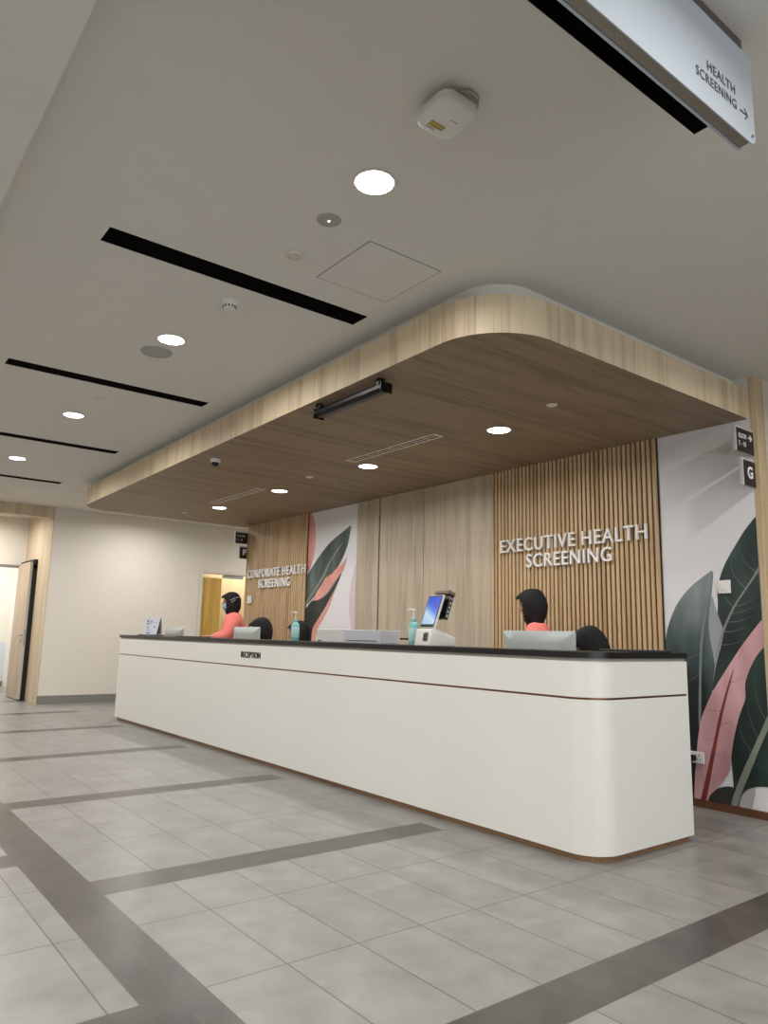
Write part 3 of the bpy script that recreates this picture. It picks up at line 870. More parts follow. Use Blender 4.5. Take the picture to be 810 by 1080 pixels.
RL = (-8.319, -7.203, 0.053, 2.747)
ml = thing('botanical_mural', 'pale mural of pointed dark leaf and salmon leaves beside CORPORATE letters', 'mural', (-7.8, WALL_Y, 0))
obj('printed_ground', box(RL[0] + 7.8, RL[1] + 7.8, -0.003, -0.0005, 0.053, 2.747), M['mural_bg'], ml)
LA = [(-7.338, 2.494), (-7.426, 2.459), (-7.567, 2.406), (-7.711, 2.352), (-7.842, 2.288), (-8.004, 2.181), (-8.124, 2.086), (-8.245, 1.989), (-8.492, 1.773), (-8.471, 1.493), (-8.277, 1.541), (-8.185, 1.599), (-8.064, 1.672), (-7.919, 1.819), (-7.877, 1.867), (-7.744, 1.902), (-7.601, 1.986), (-7.493, 2.11), (-7.415, 2.235), (-7.366, 2.379)]
LAm = [(-7.489, 2.308), (-7.585, 2.216), (-7.697, 2.125), (-7.81, 2.015), (-7.893, 1.885), (-7.951, 1.837), (-8.218, 1.608), (-8.464, 1.406), (-8.467, 1.441), (-8.251, 1.626), (-7.983, 1.855), (-7.841, 2.025), (-7.713, 2.143), (-7.601, 2.234)]
LPi = [(-7.408, 2.112), (-7.489, 2.028), (-7.63, 1.971), (-7.744, 1.902), (-7.877, 1.867), (-7.919, 1.819), (-8.065, 1.689), (-8.169, 1.59), (-8.089, 1.575), (-7.936, 1.61), (-7.791, 1.697), (-7.678, 1.792), (-7.538, 1.892), (-7.471, 1.962)]
LD = [(-7.506, 1.923), (-7.608, 1.838), (-7.719, 1.744), (-7.819, 1.665), (-7.936, 1.605), (-8.089, 1.575), (-8.185, 1.591), (-8.461, 1.371), (-8.443, 0.9), (-8.158, 0.9), (-8.158, 1.218), (-8.012, 1.352), (-7.867, 1.483), (-7.728, 1.637), (-7.604, 1.772)]
LP2 = [(-7.603, 1.764), (-7.7, 1.661), (-7.839, 1.516), (-8.012, 1.352), (-8.173, 1.201), (-8.2, 0.9), (-8.1, 0.9), (-8.033, 1.218), (-7.889, 1.351), (-7.764, 1.498), (-7.698, 1.628)]
LP3 = [(-8.266, 2.76), (-8.195, 2.652), (-8.145, 2.488), (-8.144, 2.295), (-8.175, 2.141), (-8.248, 2.024), (-8.339, 1.933), (-8.505, 1.942), (-8.568, 2.76)]
LM = [(-7.18, 2.08), (-7.273, 1.918), (-7.32, 1.761), (-7.347, 1.57), (-7.338, 1.396), (-7.28, 1.223), (-7.26, 0.9), (-7.18, .9)]
leaf(LP3, 1, M['leaf_salmon'], parent=ml, rect=RL)
leaf(LM, 1, M['leaf_mauve'], parent=ml, rect=RL)
leaf(LP2, 3, M['leaf_salmon'], parent=ml, rect=RL)
leaf(LD, 4, M['leaf_deep'], parent=ml, rect=RL)
leaf(LA, 5, M['leaf_mid'], LAm, M['leaf_rib'], [((-7.7, 2.13), (-7.66, 2.34), .02), ((-7.85, 1.97), (-7.86, 2.24), .02), ((-8.0, 1.8), (-8.08, 2.1), .02)], parent=ml, rect=RL)
leaf(LPi, 8, M['leaf_salmon'], parent=ml, rect=RL)

# wall lettering -------------------------------------------------------------
def wall_sign(label, x0a, x1a, x0b, x1b, line1, line2):
    t = thing('wall_lettering', label, 'sign', (x0a, 5.145, 1.79))
    letters(line1, x1a - x0a, 0.122, 0.022, M['white_letter'], t, T(0, 0, 0.155), 0.003)
    letters(line2, x1b - x0b, 0.122, 0.022, M['white_letter'], t, T(x0b - x0a, 0, 0), 0.003)
wall_sign('white raised letters reading EXECUTIVE HEALTH SCREENING on the right slat panel', -4.805, -3.252, -4.485, -3.578, 'EXECUTIVE HEALTH', 'SCREENING')
wall_sign('white raised letters reading CORPORATE HEALTH SCREENING on the left slat panel', -9.915, -8.295, -9.56, -8.67, 'CORPORATE HEALTH', 'SCREENING')

# wall plates ----------------------------------------------------------------
def wall_plate(name, label, x0, x1, z0, z1, kind, y=WALL_Y):
    t = thing(name, label, 'switch' if kind == 'switch' else 'socket', ((x0 + x1) / 2, y, z0))
    w, h = (x1 - x0) / 2, z1 - z0
    obj('cover_plate', box(-w, w, -0.018, -0.004, 0, h, 0.003), M['white_plastic'], t)
    if kind == 'switch':
        obj('rocker', box(-w * .5, w * .5, -0.023, -0.018, h * .25, h * .75, 0.002), M['white_plastic'], t)
    else:
        for s in (-.5, .5):
            bm = bmesh.new()
            for dx, dz in ((0, .022), (-.011, -.002), (.011, -.002)):
                bm_box(bm, s * w + dx - .003, s * w + dx + .003, -0.0195, -0.018, h * .4 + dz - .004, h * .4 + dz + .004)
            obj('socket_holes', bm, M['black'], t)
wall_plate('light_switch', 'white square switch plate on the right leaf mural', -2.722, -2.630, 1.503, 1.597, 'switch')
wall_plate('wall_socket', 'white double socket low on the mural beside the desk end', -3.03, -2.892, 0.298, 0.378, 'socket')
wall_plate('light_switch', 'white switch plate on the left slat panel below CORPORATE letters', -9.89, -9.76, 1.58, 1.686, 'switch', WALL_Y - 0.038)

# flag signs -----------------------------------------------------------------
def flag_sign(label, x, y0, z0, z1, kind):
    y1 = WALL_Y
    t = thing('flag_sign', label, 'sign', (x, y0, z0))
    w, h = y1 - y0 - 0.0045, z1 - z0
    obj('sign_box', box(-0.026, 0, 0, w, 0, h, 0.004), M['sign_silver'], t)
    obj('dark_plate', box(0, 0.003, 0.008, w, 0.0, h - 0.018, 0.001), M['sign_dark'], t)
    def line(body, a, b, z, ch, bold=0.006):
        letters(body, b - a, ch, 0.002, M['white_letter'], t, T(0.0032, a, z) @ FACE_X, bold)
    def arrow(cy, cz, s, d=1):
        bm = bmesh.new()
        sh = [(-.5, -.1), (.1, -.1), (-.12, -.42), (.08, -.42), (.5, 0), (.08, .42), (-.12, .42), (.1, .1), (-.5, .1)]
        bm_prism(bm, [(a * s * d, b * s) for a, b in sh], 0, 0.002, T(0.0032, cy, cz) @ Matrix(((0, 0, 1, 0), (1, 0, 0, 0), (0, 1, 0, 0), (0, 0, 0, 1))))
        obj('arrow', bm, M['white_letter'], t)
    if kind == 'room_right':
        line('ROOM', 0.036, 0.142, 0.098, 0.036); arrow(0.196, 0.116, 0.055)
        line('7 - 10', 0.030, 0.132, 0.042, 0.036)
    elif kind == 'room_left':
        line('ROOM', 0.036, 0.16, 0.098, 0.034); line('1 - 6', 0.036, 0.12, 0.042, 0.034)
    else:
        line(kind, 0.055, 0.055 + 0.075, 0.055, 0.088, 0.03)
flag_sign('dark ROOM 7 - 10 flag sign with right arrow beside the right wood post', -2.412, 4.936, 2.468, 2.655, 'room_right')
flag_sign('dark square flag sign with white letter G on the right wood post', -2.412, 5.012, 2.235, 2.435, 'G')
flag_sign('dark flag sign above the F sign at the far end of the feature wall', -10.03, 4.955, 2.475, 2.655, 'room_left')
flag_sign('dark square flag sign with letter F above the far doorway', -10.03, 5.035, 2.25, 2.44, 'F')

# ================================================================== CEILING FITTINGS
def downlight_proto(r, name, label, group, watts):
    t = thing(name, label, 'ceiling light', (0, 0, 0), 0, group)
    bm = lathe([(r, 0.0), (r + 0.012, -0.001), (r + 0.014, -0.004), (r + 0.006, -0.007), (r, -0.004), (r, 0.0)], 40)
    obj('trim_ring', bm, M['white_plastic'], t, smooth=True)
    bm = lathe([(0, -0.011), (r * .6, -0.010), (r * .97, -0.006), (r, -0.001), (0, -0.001)], 40)
    obj('lamp_lens', bm, M['lens'], t)
    ld = bpy.data.lights.new('downlight_lamp', 'AREA')
    ld.shape = 'DISK'; ld.size = r * 1.8; ld.energy = watts; ld.color = LIGHT_COL; ld.spread = math.radians(167)
    lo = bpy.data.objects.new('downlight_lamp', ld); COL.objects.link(lo)
    lo.parent = t; lo.location = (0, 0, -0.016)
    return t
LB = downlight_proto(0.082, 'ceiling_downlight', 'largest glowing round downlight, below the white wireless unit', 'lobby ceiling downlights', LOBBY_W)
LB.location = (-2.308, 1.697, CEIL)
for x, lab in ((-4.541, 'glowing round downlight touching the grey ceiling speaker'),
               (-6.811, 'glowing round downlight between the second and third air slots'),
               (-9.054, 'farthest glowing round downlight, at the left edge')):
    dup(LB, (x, 1.70, CEIL), lab, group='lobby ceiling downlights')
off_view = 'round downlight of the lobby grid beyond the photographed part'
for x in (-0.06, 2.19):
    dup(LB, (x, 1.70, CEIL), off_view, group='lobby downlights out of view')
for x in (-10.6, -7.9, -4.6, -2.3, 0.6, 3.0):
    for y in (-1.2, -4.0):
        dup(LB, (x, y, 2.935), off_view, group='lobby downlights out of view')  # unseen rows added because the lobby needs their light
dup(LB, (-1.12, 4.53, CEIL), off_view, group='lobby downlights out of view')
dup(LB, (1.3, 4.53, CEIL), off_view, group='lobby downlights out of view')
dup(LB, (-11.3, 1.70, CEIL), off_view, group='lobby downlights out of view')
dup(LB, (-11.3, 4.2, CEIL), 'hidden round downlight over the aisle by the far cream wall', group='far aisle downlights')
dup(LB, (-11.2, 7.0, CEIL), 'hidden round downlight over the aisle by the far cream wall', group='far aisle downlights')
for yy in (1.3, 2.6):
    dup(LB, (-15.3, yy, CEIL), 'added unseen downlight brightening the white room behind the open door', group='added downlights of the inner room')  # lamps added to brighten the inner room; no fitting is visible there
dup(LB, (-13.15, 6.9, CEIL), 'hidden round downlight in the room behind the doorway')
dup(LB, (-13.2, 2.1, CEIL), 'hidden round downlight inside the wood portal')
CL = downlight_proto(0.085, 'canopy_downlight', 'glowing downlight in the wood canopy nearest the rounded corner', 'canopy downlights', CANOPY_W)
CL.location = (-3.832, 4.08, 2.748)
for x, lab in ((-5.531, 'glowing canopy downlight beside the near linear air grille'),
               (-7.214, 'glowing canopy downlight between the two air grilles'),
               (-8.766, 'farthest glowing canopy downlight, at the far grille end')):
    dup(CL, (x, 4.08, 2.748), lab)

def disc(name, label, cat, x, y, z, r, drop, m, detail=None, group=None):
    t = thing(name, label, cat, (x, y, z), 0, group)
    bm = lathe([(0, -0.001), (r * .7, -drop * 0.9), (r * .9, -drop), (r, -drop * .6), (r, 0)][0:0] +
               [(0, -drop), (r * .82, -drop), (r * .95, -drop * .75), (r, -0.0005), (0, -0.0005)], 36)
    obj('face_plate', bm, m, t, angle=40)
    if detail == 'led':
        obj('led', lathe([(0, -drop - .003), (.004, -drop - .003), (.005, -drop), (0, -drop)], 12), M['led'], t)
    if detail in ('ring', 'led'):
        obj('ring', lathe([(r * .55, -drop - .0012), (r * .62, -drop - .0012), (r * .62, -drop + .0005), (r * .55, -drop + .0005), (r * .55, -drop - .0012)], 36), M['grey_plastic'], t)
    if detail == 'cap':
        obj('cap', lathe([(0, -drop - .006), (r * .5, -drop - .006), (r * .6, -drop), (0, -drop)], 24), M['ivory'], t)
    if detail == 'mesh':
        obj('trim_ring', lathe([(r, -0.0005), (r + .008, -0.002), (r + .006, -drop * 1.1), (r - .002, -drop), (r - .002, -0.0005)], 36), M['grey_plastic'], t)
    return t
disc('occupancy_sensor', 'pale grey round sensor with a tiny lit dot, below the big downlight', 'sensor', -2.676, 1.71, CEIL, 0.058, 0.006, M['grey_plastic'], 'led')
disc('ceiling_cover', 'small round ivory cover left of the access panel', 'ceiling cover', -3.057, 1.75, CEIL, 0.046, 0.012, M['ivory'], 'ring')
disc('ceiling_speaker', 'large grey round speaker beside the second downlight', 'speaker', -4.822, 1.706, CEIL, 0.098, 0.006, M['grey_plastic'], 'mesh')
disc('sprinkler_cover', 'tiny round white cover between second slot and third downlight', 'ceiling cover', -6.155, 1.72, CEIL, 0.045, 0.008, M['ivory'], 'cap')
disc('sprinkler_cover', 'small pale disc in the canopy nearest the rounded corner', 'ceiling cover', -3.16, 3.893, 2.748, 0.038, 0.007, M['ivory'], 'cap')
disc('sprinkler_cover', 'tiny pale disc in the canopy between grille and round speaker', 'ceiling cover', -6.339, 3.93, 2.748, 0.040, 0.007, M['ivory'], 'cap')
disc('sprinkler_cover', 'tiny pale disc at the far end of the wood canopy', 'ceiling cover', -9.482, 3.914, 2.748, 0.040, 0.007, M['ivory'], 'cap')
disc('canopy_speaker', 'brownish grey round speaker set in the wood canopy', 'speaker', -6.331, 4.347, 2.748, 0.09, 0.004, mat('tan_speaker_mesh', (140, 124, 102), .7, noise=.1, nscale=300), 'mesh')

# smoke detector
t = thing('smoke_detector', 'white smoke detector right of the second downlight', 'smoke detector', (-3.773, 1.745, CEIL))
obj('base', lathe([(0, -0.012), (.052, -0.012), (.056, -0.006), (.056, 0), (0, 0)], 36), M['white_plastic'], t, angle=40)
obj('sensor_head', lathe([(0, -0.048), (.028, -0.048), (.036, -0.042), (.038, -0.028), (.046, -0.018), (.048, -0.012), (0, -0.012)], 36), M['white_plastic'], t, angle=40)
bm = bmesh.new()
for k in range(12):
    a = 2 * PI * k / 12
    bm_box(bm, -.004, .004, .0345, .0395, -.040, -.028, M=Matrix.Rotation(a, 4, 'Z'))
obj('sensing_slits', bm, M['black'], t)

# access panel
t = thing('access_panel', 'faint flush square access panel in the ceiling above the canopy corner', 'access panel', (-2.94, 2.202, CEIL))
obj('panel', box(-.236, .236, -.232, .232, -0.003, -0.0005, 0.0005), M['ceiling'], t)
bm = bmesh.new()
for s in (-1, 1):
    bm_box(bm, s * .239 - .002, s * .239 + .002, -.238, .238, -0.0022, -0.0004)
    bm_box(bm, -.238, .238, s * .235 - .002, s * .235 + .002, -0.0022, -0.0004)
obj('edge_joint', bm, M['mesh_seam'], t)

# wireless access point
t = thing('wireless_access_point', 'white rounded square wireless unit on a bracket with yellow label', 'wireless unit', (-1.76, 1.61, CEIL))
bm = bmesh.new()
def rrect(w, h, r, n=8):
    P = []
    for cx, cy, a0 in ((w - r, h - r, 0), (-w + r, h - r, PI / 2), (-w + r, -h + r, PI), (w - r, -h + r, 3 * PI / 2)):
        for k in range(n + 1):
            a = a0 + PI / 2 * k / n
            P.append((cx + r * math.cos(a), cy + r * math.sin(a)))
    return P
def loft(bm, secs):
    rings = [[bm.verts.new((x, y, z)) for x, y in P] for P, z in secs]
    n = len(rings[0])
    for a, b in zip(rings, rings[1:]):
        for k in range(n):
            bm.faces.new((a[k], a[(k + 1) % n], b[(k + 1) % n], b[k]))
    bm.faces.new(rings[0]); bm.faces.new(rings[-1])
loft(bm, [(rrect(.078, .072, .035), -.078), (rrect(.088, .082, .04), -.074), (rrect(.092, .086, .042), -.064), (rrect(.092, .086, .042), -.036), (rrect(.086, .08, .04), -.030)])
obj('housing', bm, M['white_plastic'], t, angle=50)
bm = bmesh.new()
bm_box(bm, -.05, .05, -.045, .045, -.030, -.004, .003)
obj('mounting_bracket', bm, M['grey_plastic'], t)
bm = bmesh.new()
bm_tube(bm, [(.03, .06, -.034), (.07, .085, -.02), (.095, .06, -.012), (.10, .02, -.010), (.08, -.02, -.02)], .006)
bm_tube(bm, [(-.02, .085, -.034), (-.03, .10, -.018), (-.03, .085, -.006)], .005)
obj('cable', bm, M['grey_plastic'], t, smooth=True)
bm = bmesh.new()
bm_box(bm, -.052, -.042, -.045, .02, -.0795, -.0778); bm_box(bm, -.038, -.028, -.045, .02, -.0795, -.0778)
obj('yellow_label', bm, M['yellow_label'], t)
obj('grey_label', box(-.066, -.058, -.045, -.005, -.0792, -.0778), M['grey_plastic'], t)
obj('logo_mark', box(.012, .016, .005, .04, -.0792, -.0778), M['grey_plastic'], t)

# dome camera
t = thing('dome_camera', 'small white dome camera with black lens under the canopy', 'security camera', (-6.29, 2.86, 2.748))
obj('base', lathe([(0, -.034), (.040, -.034), (.046, -.026), (.048, -.004), (.048, 0), (0, 0)], 32), M['white_plastic'], t, angle=40)
obj('dome', lathe([(0, -.072), (.016, -.069), (.027, -.060), (.034, -.046), (.036, -.034), (0, -.034)], 28), M['gloss_black'], t, smooth=True)

# linear grilles in the canopy
def grille(label, x0, x1, yc):
    t = thing('linear_grille', label, 'air vent', ((x0 + x1) / 2, yc, 2.748), 0, 'linear air grilles in the canopy')
    l = (x1 - x0) / 2; w = .052
    bm = bmesh.new()
    for s in (-1, 1):
        bm_box(bm, -l, l, s * (w - .009) - .009, s * (w - .009) + .009, -.006, -.0006)
        bm_box(bm, s * (l - .012) - .012, s * (l - .012) + .012, -w + .018, w - .018, -.006, -.0006)
    obj('frame', bm, M['diffuser'], t)
    obj('dark_slot', box(-l + .02, l - .02, -w + .014, w - .014, -.002, -.0006), M['deep_black'], t)
    bm = bmesh.new()
    bm_box(bm, -l + .022, l - .022, -.006, .006, -.006, -.002)
    for k in range(1, 8):
        x = -l + 2 * l * k / 8
        bm_box(bm, x - .0015, x + .0015, -w + .016, w - .016, -.0045, -.002)
    obj('blades', bm, M['diffuser'], t)
grille('near double slot air grille in the canopy above the middle panels', -5.48, -4.25, 3.83)
grille('far double slot air grille at the far end of the canopy', -8.50, -7.26, 3.87)

# black bar under the fascia
t = thing('linear_spotlight_bar', 'black bar fitting on two brackets below the canopy front edge', 'light fixture', (-3.88, 2.70, 2.748))
bm = bmesh.new()
prof = [(-.042, -.050), (-.030, -.034), (.028, -.034), (.042, -.056), (.028, -.088), (-.020, -.092), (-.042, -.072)]
lo = [bm.verts.new((-.385, y, z)) for y, z in prof]; hi = [bm.verts.new((.385, y, z)) for y, z in prof]
bm.faces.new(lo); bm.faces.new(hi[::-1])
for k in range(len(prof)):
    bm.faces.new((lo[k], lo[(k + 1) % 7], hi[(k + 1) % 7], hi[k]))
obj('housing', bm, M['bar_black'], t)
for s in (-1, 1):
    bm = bmesh.new()
    bm_box(bm, s * .388 - .006, s * .388 + .006, -.045, .045, -.097, -.030, .003)
    obj('end_cap', bm, M['bar_black'], t)
    bm = bmesh.new()
    bm_box(bm, s * .35 - .014, s * .35 + .014, -.040, -.036, -.07, -.001, .001)
    bm_box(bm, s * .35 - .014, s * .35 + .014, -.040, .01, -.006, -.001, .0008)
    bm_tube(bm, [(s * .35 - .018, -.02, -.03), (s * .35 + .018, -.02, -.03)], .010)
    bm_box(bm, s * .35 - .008, s * .35 + .008, -.008, .008, -.042, -.0005)
    obj('bracket', bm, M['bar_black'], t)
obj('lens_strip', box(-.37, .37, -.012, .018, -.0885, -.0845), M['bar_black'], t)

# hanging sign
SX = -0.948
t = thing('hanging_sign', 'silver hanging HEALTH SCREENING sign with right arrow', 'sign', (SX, 2.18, CEIL))
W = 1.75
def sgn(z): return z - CEIL
bm = bmesh.new()
P = []
r = .03
z0, z1 = sgn(2.690), sgn(3.006)
for cy, cz, a0 in ((-r, z1 - .004, None), (-r, z0 + r, -PI / 2), ):
    pass
pts = [(-W, z0), ]
pts = [(-W, z1), (-W, z0 + .001)]
for k in range(9):
    a = -PI / 2 + PI / 2 * k / 8
    pts.append((-r + r * math.cos(a), z0 + r + r * math.sin(a)))
pts.append((0, z1))
YZ = Matrix(((0, 0, 1, 0), (1, 0, 0, 0), (0, 1, 0, 0), (0, 0, 0, 1)))
bm_prism(bm, pts, -.004, 0, YZ)
obj('front_face', bm, M['sign_face'], t)
bm = bmesh.new(); bm_prism(bm, pts, -.046, -.042, YZ)
obj('rear_face', bm, M['sign_face'], t)
obj('body', box(-.042, -.004, -W, -.022, z0 + .008, z1, .002), M['sign_side'], t)
obj('mounting_channel', box(-.036, -.010, -W, -.03, z1, -.001), mat('bronze_channel', (84, 76, 70), .5), t)
bm = bmesh.new(); bm_lathe(bm, [(0, .004), (.005, .004), (.006, 0), (0, 0)], 14, M=T(0.001, -.022, sgn(2.716)) @ Matrix.Rotation(PI / 2, 4, 'Y'))
obj('screw', bm, M['chrome'], t)
for body, a, b, z in (('HEALTH', 1.899, 2.062, 2.812), ('SCREENING', 1.833, 2.066, 2.763)):
    letters(body, b - a, .031, .001, M['sign_text'], t, T(0.0008, a - 2.18, sgn(z)) @ FACE_X, 0.0)
bm = bmesh.new()
sh = [(-.5, -.05), (.30, -.05), (.02, -.36), (.14, -.36), (.5, 0), (.14, .36), (.02, .36), (.30, .05), (-.5, .05)]
bm_prism(bm, [(a * .05, b * .05) for a, b in sh], 0, .001, T(.0006, 2.114 - 2.18, sgn(2.775)) @ YZ)
obj('arrow', bm, M['sign_text'], t)

# ================================================================== RECEPTION DESK
DY0, DX1, DX0, DEND = 3.353, -2.471, -10.0, 4.262
def desk_path(inset, r):
    """front path from the left end round the right corner to the end of the return"""
    P = [(DX0 + inset, DY0 + 0.75)]
    P += [(DX0 + inset, DY0 + inset)]
    x1, y0 = DX1 - inset, DY0 + inset
    for k in range(17):
        a = -PI / 2 + PI / 2 * k / 16
        P.append((x1 - r + r * math.cos(a), y0 + r + r * math.sin(a)))
    P.append((x1, DEND))
    return P
def wall_between(outer, inner, z0, z1):
    bm = bmesh.new()
    a0 = [bm.verts.new((x, y, z0)) for x, y in outer]; a1 = [bm.verts.new((x, y, z1)) for x, y in outer]
    b0 = [bm.verts.new((x, y, z0)) for x, y in inner]; b1 = [bm.verts.new((x, y, z1)) for x, y in inner]
    n = len(outer)
    for k in range(n - 1):
        bm.faces.new((a0[k], a0[k + 1], a1[k + 1], a1[k])); bm.faces.new((b0[k], b1[k], b1[k + 1], b0[k + 1]))
        bm.faces.new((a1[k], a1[k + 1], b1[k + 1], b1[k])); bm.faces.new((a0[k], b0[k], b0[k + 1], a0[k + 1]))
    for k in (0, n - 1):
        bm.faces.new((a0[k], a1[k], b1[k], b0[k]))
    return bm
desk = thing('reception_desk', 'long white reception desk with black top, rounded corner and RECEPTION lettering', 'reception desk')
R0 = 0.185
obj('lower_panel', wall_between(desk_path(0, R0), desk_path(.03, R0 - .03), 0.036, 0.832), M['desk_white'], desk, angle=35)
obj('upper_panel', wall_between(desk_path(0, R0), desk_path(.03, R0 - .03), 0.844, 1.036), M['desk_white'], desk, angle=35)
obj('inlay_strip', wall_between(desk_path(.004, R0 - .004), desk_path(.03, R0 - .03), 0.832, 0.844), M['copper'], desk, angle=35)
obj('plinth', wall_between(desk_path(.028, R0 - .028), desk_path(.06, R0 - .06), 0.0, 0.036), M['plinth'], desk, angle=35)
# counter slab: U-shaped ledge
bm = wall_between(desk_path(-.012, R0 + .012), desk_path(.36, .06), 1.054, 1.088)
obj('counter_top', bm, M['black_top'], desk, angle=35)
obj('counter_support', wall_between(desk_path(.008, R0 - .008), desk_path(.30, .08), 1.036, 1.054), mat('shaded_sub_top', (176, 172, 164), .5), desk, angle=35)  # grey puts the overhanging slab's shade into the recessed strip
obj('inner_panel', wall_between(desk_path(.27, .05), desk_path(.29, .04), 0.0, 1.036), M['worktop'], desk, angle=35)
bm = bmesh.new(); bm_box(bm, DX0 + .29, DX1 - .29, DY0 + .292, DY0 + .292 + .43, .715, .74, .003)
obj('work_surface', bm, M['worktop'], desk)
bm = bmesh.new()
for x in (-9.3, -6.2, -4.8):
    bm_box(bm, x - .3, x + .1, DY0 + .33, DY0 + .70, 0.0, .714, .004)
obj('pedestals', bm, M['worktop'], desk)
obj('end_cap', box(DX1 - .36, DX1, DEND, DEND + .012, 0.037, 1.036), M['desk_white'], desk)
letters('RECEPTION', .376, .056, .008, M['black_letter'], desk, T(-6.514, DY0 + .001, .918), 0.004)

# ================================================================== THINGS ON THE DESK
TOP = 1.0885
def monitor(label, x, y, w, h, zt, rot, logo=False, m=None):
    """all-in-one screen seen from behind, standing on the inner work surface"""
    t = thing('computer_monitor', label, 'computer monitor', (x, y, .741), rot, 'silver monitors behind the counter')
    H = zt - .741
    bm = bmesh.new()
    loft(bm, [(rrect(w / 2, h / 2, .012, 4), 0), (rrect(w / 2, h / 2, .012, 4), .006), (rrect(w / 2 - .02, h / 2 - .02, .02, 4), .020), (rrect(w / 2 - .1, h / 2 - .08, .03, 4), .034)])
    bmesh.ops.transform(bm, matrix=T(0, 0, H - h / 2) @ Matrix.Rotation(PI / 2, 4, 'X'), verts=bm.verts)
    obj('rear_casing', bm, M['silver'], t, angle=30)
    obj('screen', box(-w / 2 + .008, w / 2 - .008, .0005, .006, H - h + .03, H - .008, .001), M['gloss_black'], t)
    bm = bmesh.new(); bm_box(bm, -.05, .05, -.085, -.03, 0.008, H - h / 2, .006)
    obj('stand_column', bm, M['silver'], t)
    obj('stand_foot', box(-.11, .11, -.13, .07, 0, .009, .003), M['silver'], t)
    if logo:
        bm = bmesh.new()
        pts = [(.016 * math.cos(a), -.0345, .016 * math.sin(a)) for a in [math.radians(20 + 140 * k / 8) for k in range(9)]]
        bm_tube(bm, pts, .003, 6)
        bmesh.ops.transform(bm, matrix=T(-.01, 0, H - .065), verts=bm.verts)
        bmesh.ops.transform(bm, matrix=T(0, .012, 0), verts=bm.verts)
        obj('logo', bm, M['white_letter'], t)
    return t
monitor('large silver monitor back in front of the right black headscarf', -3.39, 3.99, .635, .40, 1.208, 0, True)
monitor('silver monitor back beside the masked person in coral', -7.57, 3.95, .62, .40, 1.217, 0)
monitor('silver monitor back behind the small notice at the far end', -9.40, 3.85, .60, .40, 1.194, 0)

def dispenser(label, x, y, rot=0):
    t = thing('pump_bottle', label, 'hand sanitiser bottle', (x, y, TOP), rot, 'teal pump bottles on the counter')
    obj('bottle', lathe([(0, 0), (.034, 0), (.037, .004), (.037, .135), (.034, .150), (.022, .163), (.014, .168), (.014, .172), (0, .172)], 28), M['teal'], t, angle=40)
    obj('label', lathe([(.0373, .03), (.0378, .031), (.0378, .124), (.0373, .125), (.0373, .03)], 28), M['teal_label'], t, angle=40)
    obj('collar', lathe([(.0145, .168), (.018, .170), (.018, .192), (.012, .196), (.007, .197), (.007, .168)], 20), M['teal'], t, angle=40)
    bm = bmesh.new()
    bm_tube(bm, [(0, 0, .192), (0, 0, .250)], .005, 10)
    bm_lathe(bm, [(0, .262), (.013, .262), (.015, .258), (.015, .250), (0, .250)], 16)
    bm_tube(bm, [(0, 0, .256), (-.03, -.005, .257), (-.058, -.01, .255), (-.066, -.011, .246)], [.006, .006, .005, .004], 8)
    obj('pump_head', bm, M['white_plastic'], t, angle=50)
    return t
dispenser('far teal pump bottle in front of the person behind the counter', -5.835, 3.53)
dispenser('near teal pump bottle beside the self-service kiosk', -4.158, 3.52)

# white box with lid
t = thing('document_box', 'long low white box on the counter below the left mural', 'box', (-5.08, 3.66, TOP))
obj('box_body', box(-.44, -.02, -.10, .10, 0, .108, .004), M['paper_box'], t)
obj('drawer_body', box(-.018, .47, -.105, .10, 0, .104, .004), M['grey_box_side'], t)
obj('drawer_slit', box(.02, .43, -.108, -.105, .016, .022), M['folder'], t)
obj('printed_mark', box(-.42, -.36, -.102, -.1, .006, .014), M['folder'], t)

# notice stand
t = thing('notice_stand', 'small acrylic notice stand with pale blue sheet at the far desk end', 'notice stand', (-9.42, 3.52, TOP))
tilt = T(0, 0, .012) @ Matrix.Rotation(math.radians(-12), 4, 'X')
bm = bmesh.new(); bm_box(bm, -.235, .235, -.003, .003, 0, .215, .001, M=tilt)
obj('sheet', bm, M['poster'], t)
bm = bmesh.new(); bm_box(bm, -.235, .235, .045, .050, 0.002, .212, .001, M=tilt @ Matrix.Rotation(math.radians(16), 4, 'X') @ T(0, .03, 0))
obj('rear_support', bm, M['ivory'], t)
obj('base', box(-.27, .25, -.05, .11, 0, .014, .003), M['blue_base'], t)
bm = bmesh.new()
for a, b, z0_, z1_ in ((-.18, -.12, .165, .19), (-.06, .0, .165, .18), (-.19, -.05, .135, .145), (-.13, -.10, .085, .11), (.10, .13, .085, .11), (-.07, -.04, .05, .07), (-.1, .0, .015, .028), (-.2, .2, .150, .153)):
    bm_box(bm, a, b, -.0045, -.0031, z0_, z1_, M=tilt)
obj('printed_marks', bm, M['ink'], t)

# dark flat things
tag(obj('flat_tray', box(-2.80, -2.495, 3.86, 4.16, TOP, TOP + .012, .003), M['folder']), 'flat dark slate tray lying at the right end of the counter', 'tray')
tag(obj('keyboard', box(-8.35, -7.75, 3.44, 3.60, TOP, TOP + .010, .003), M['gloss_black']), 'flat black slab on the counter in front of the masked person', 'tray')

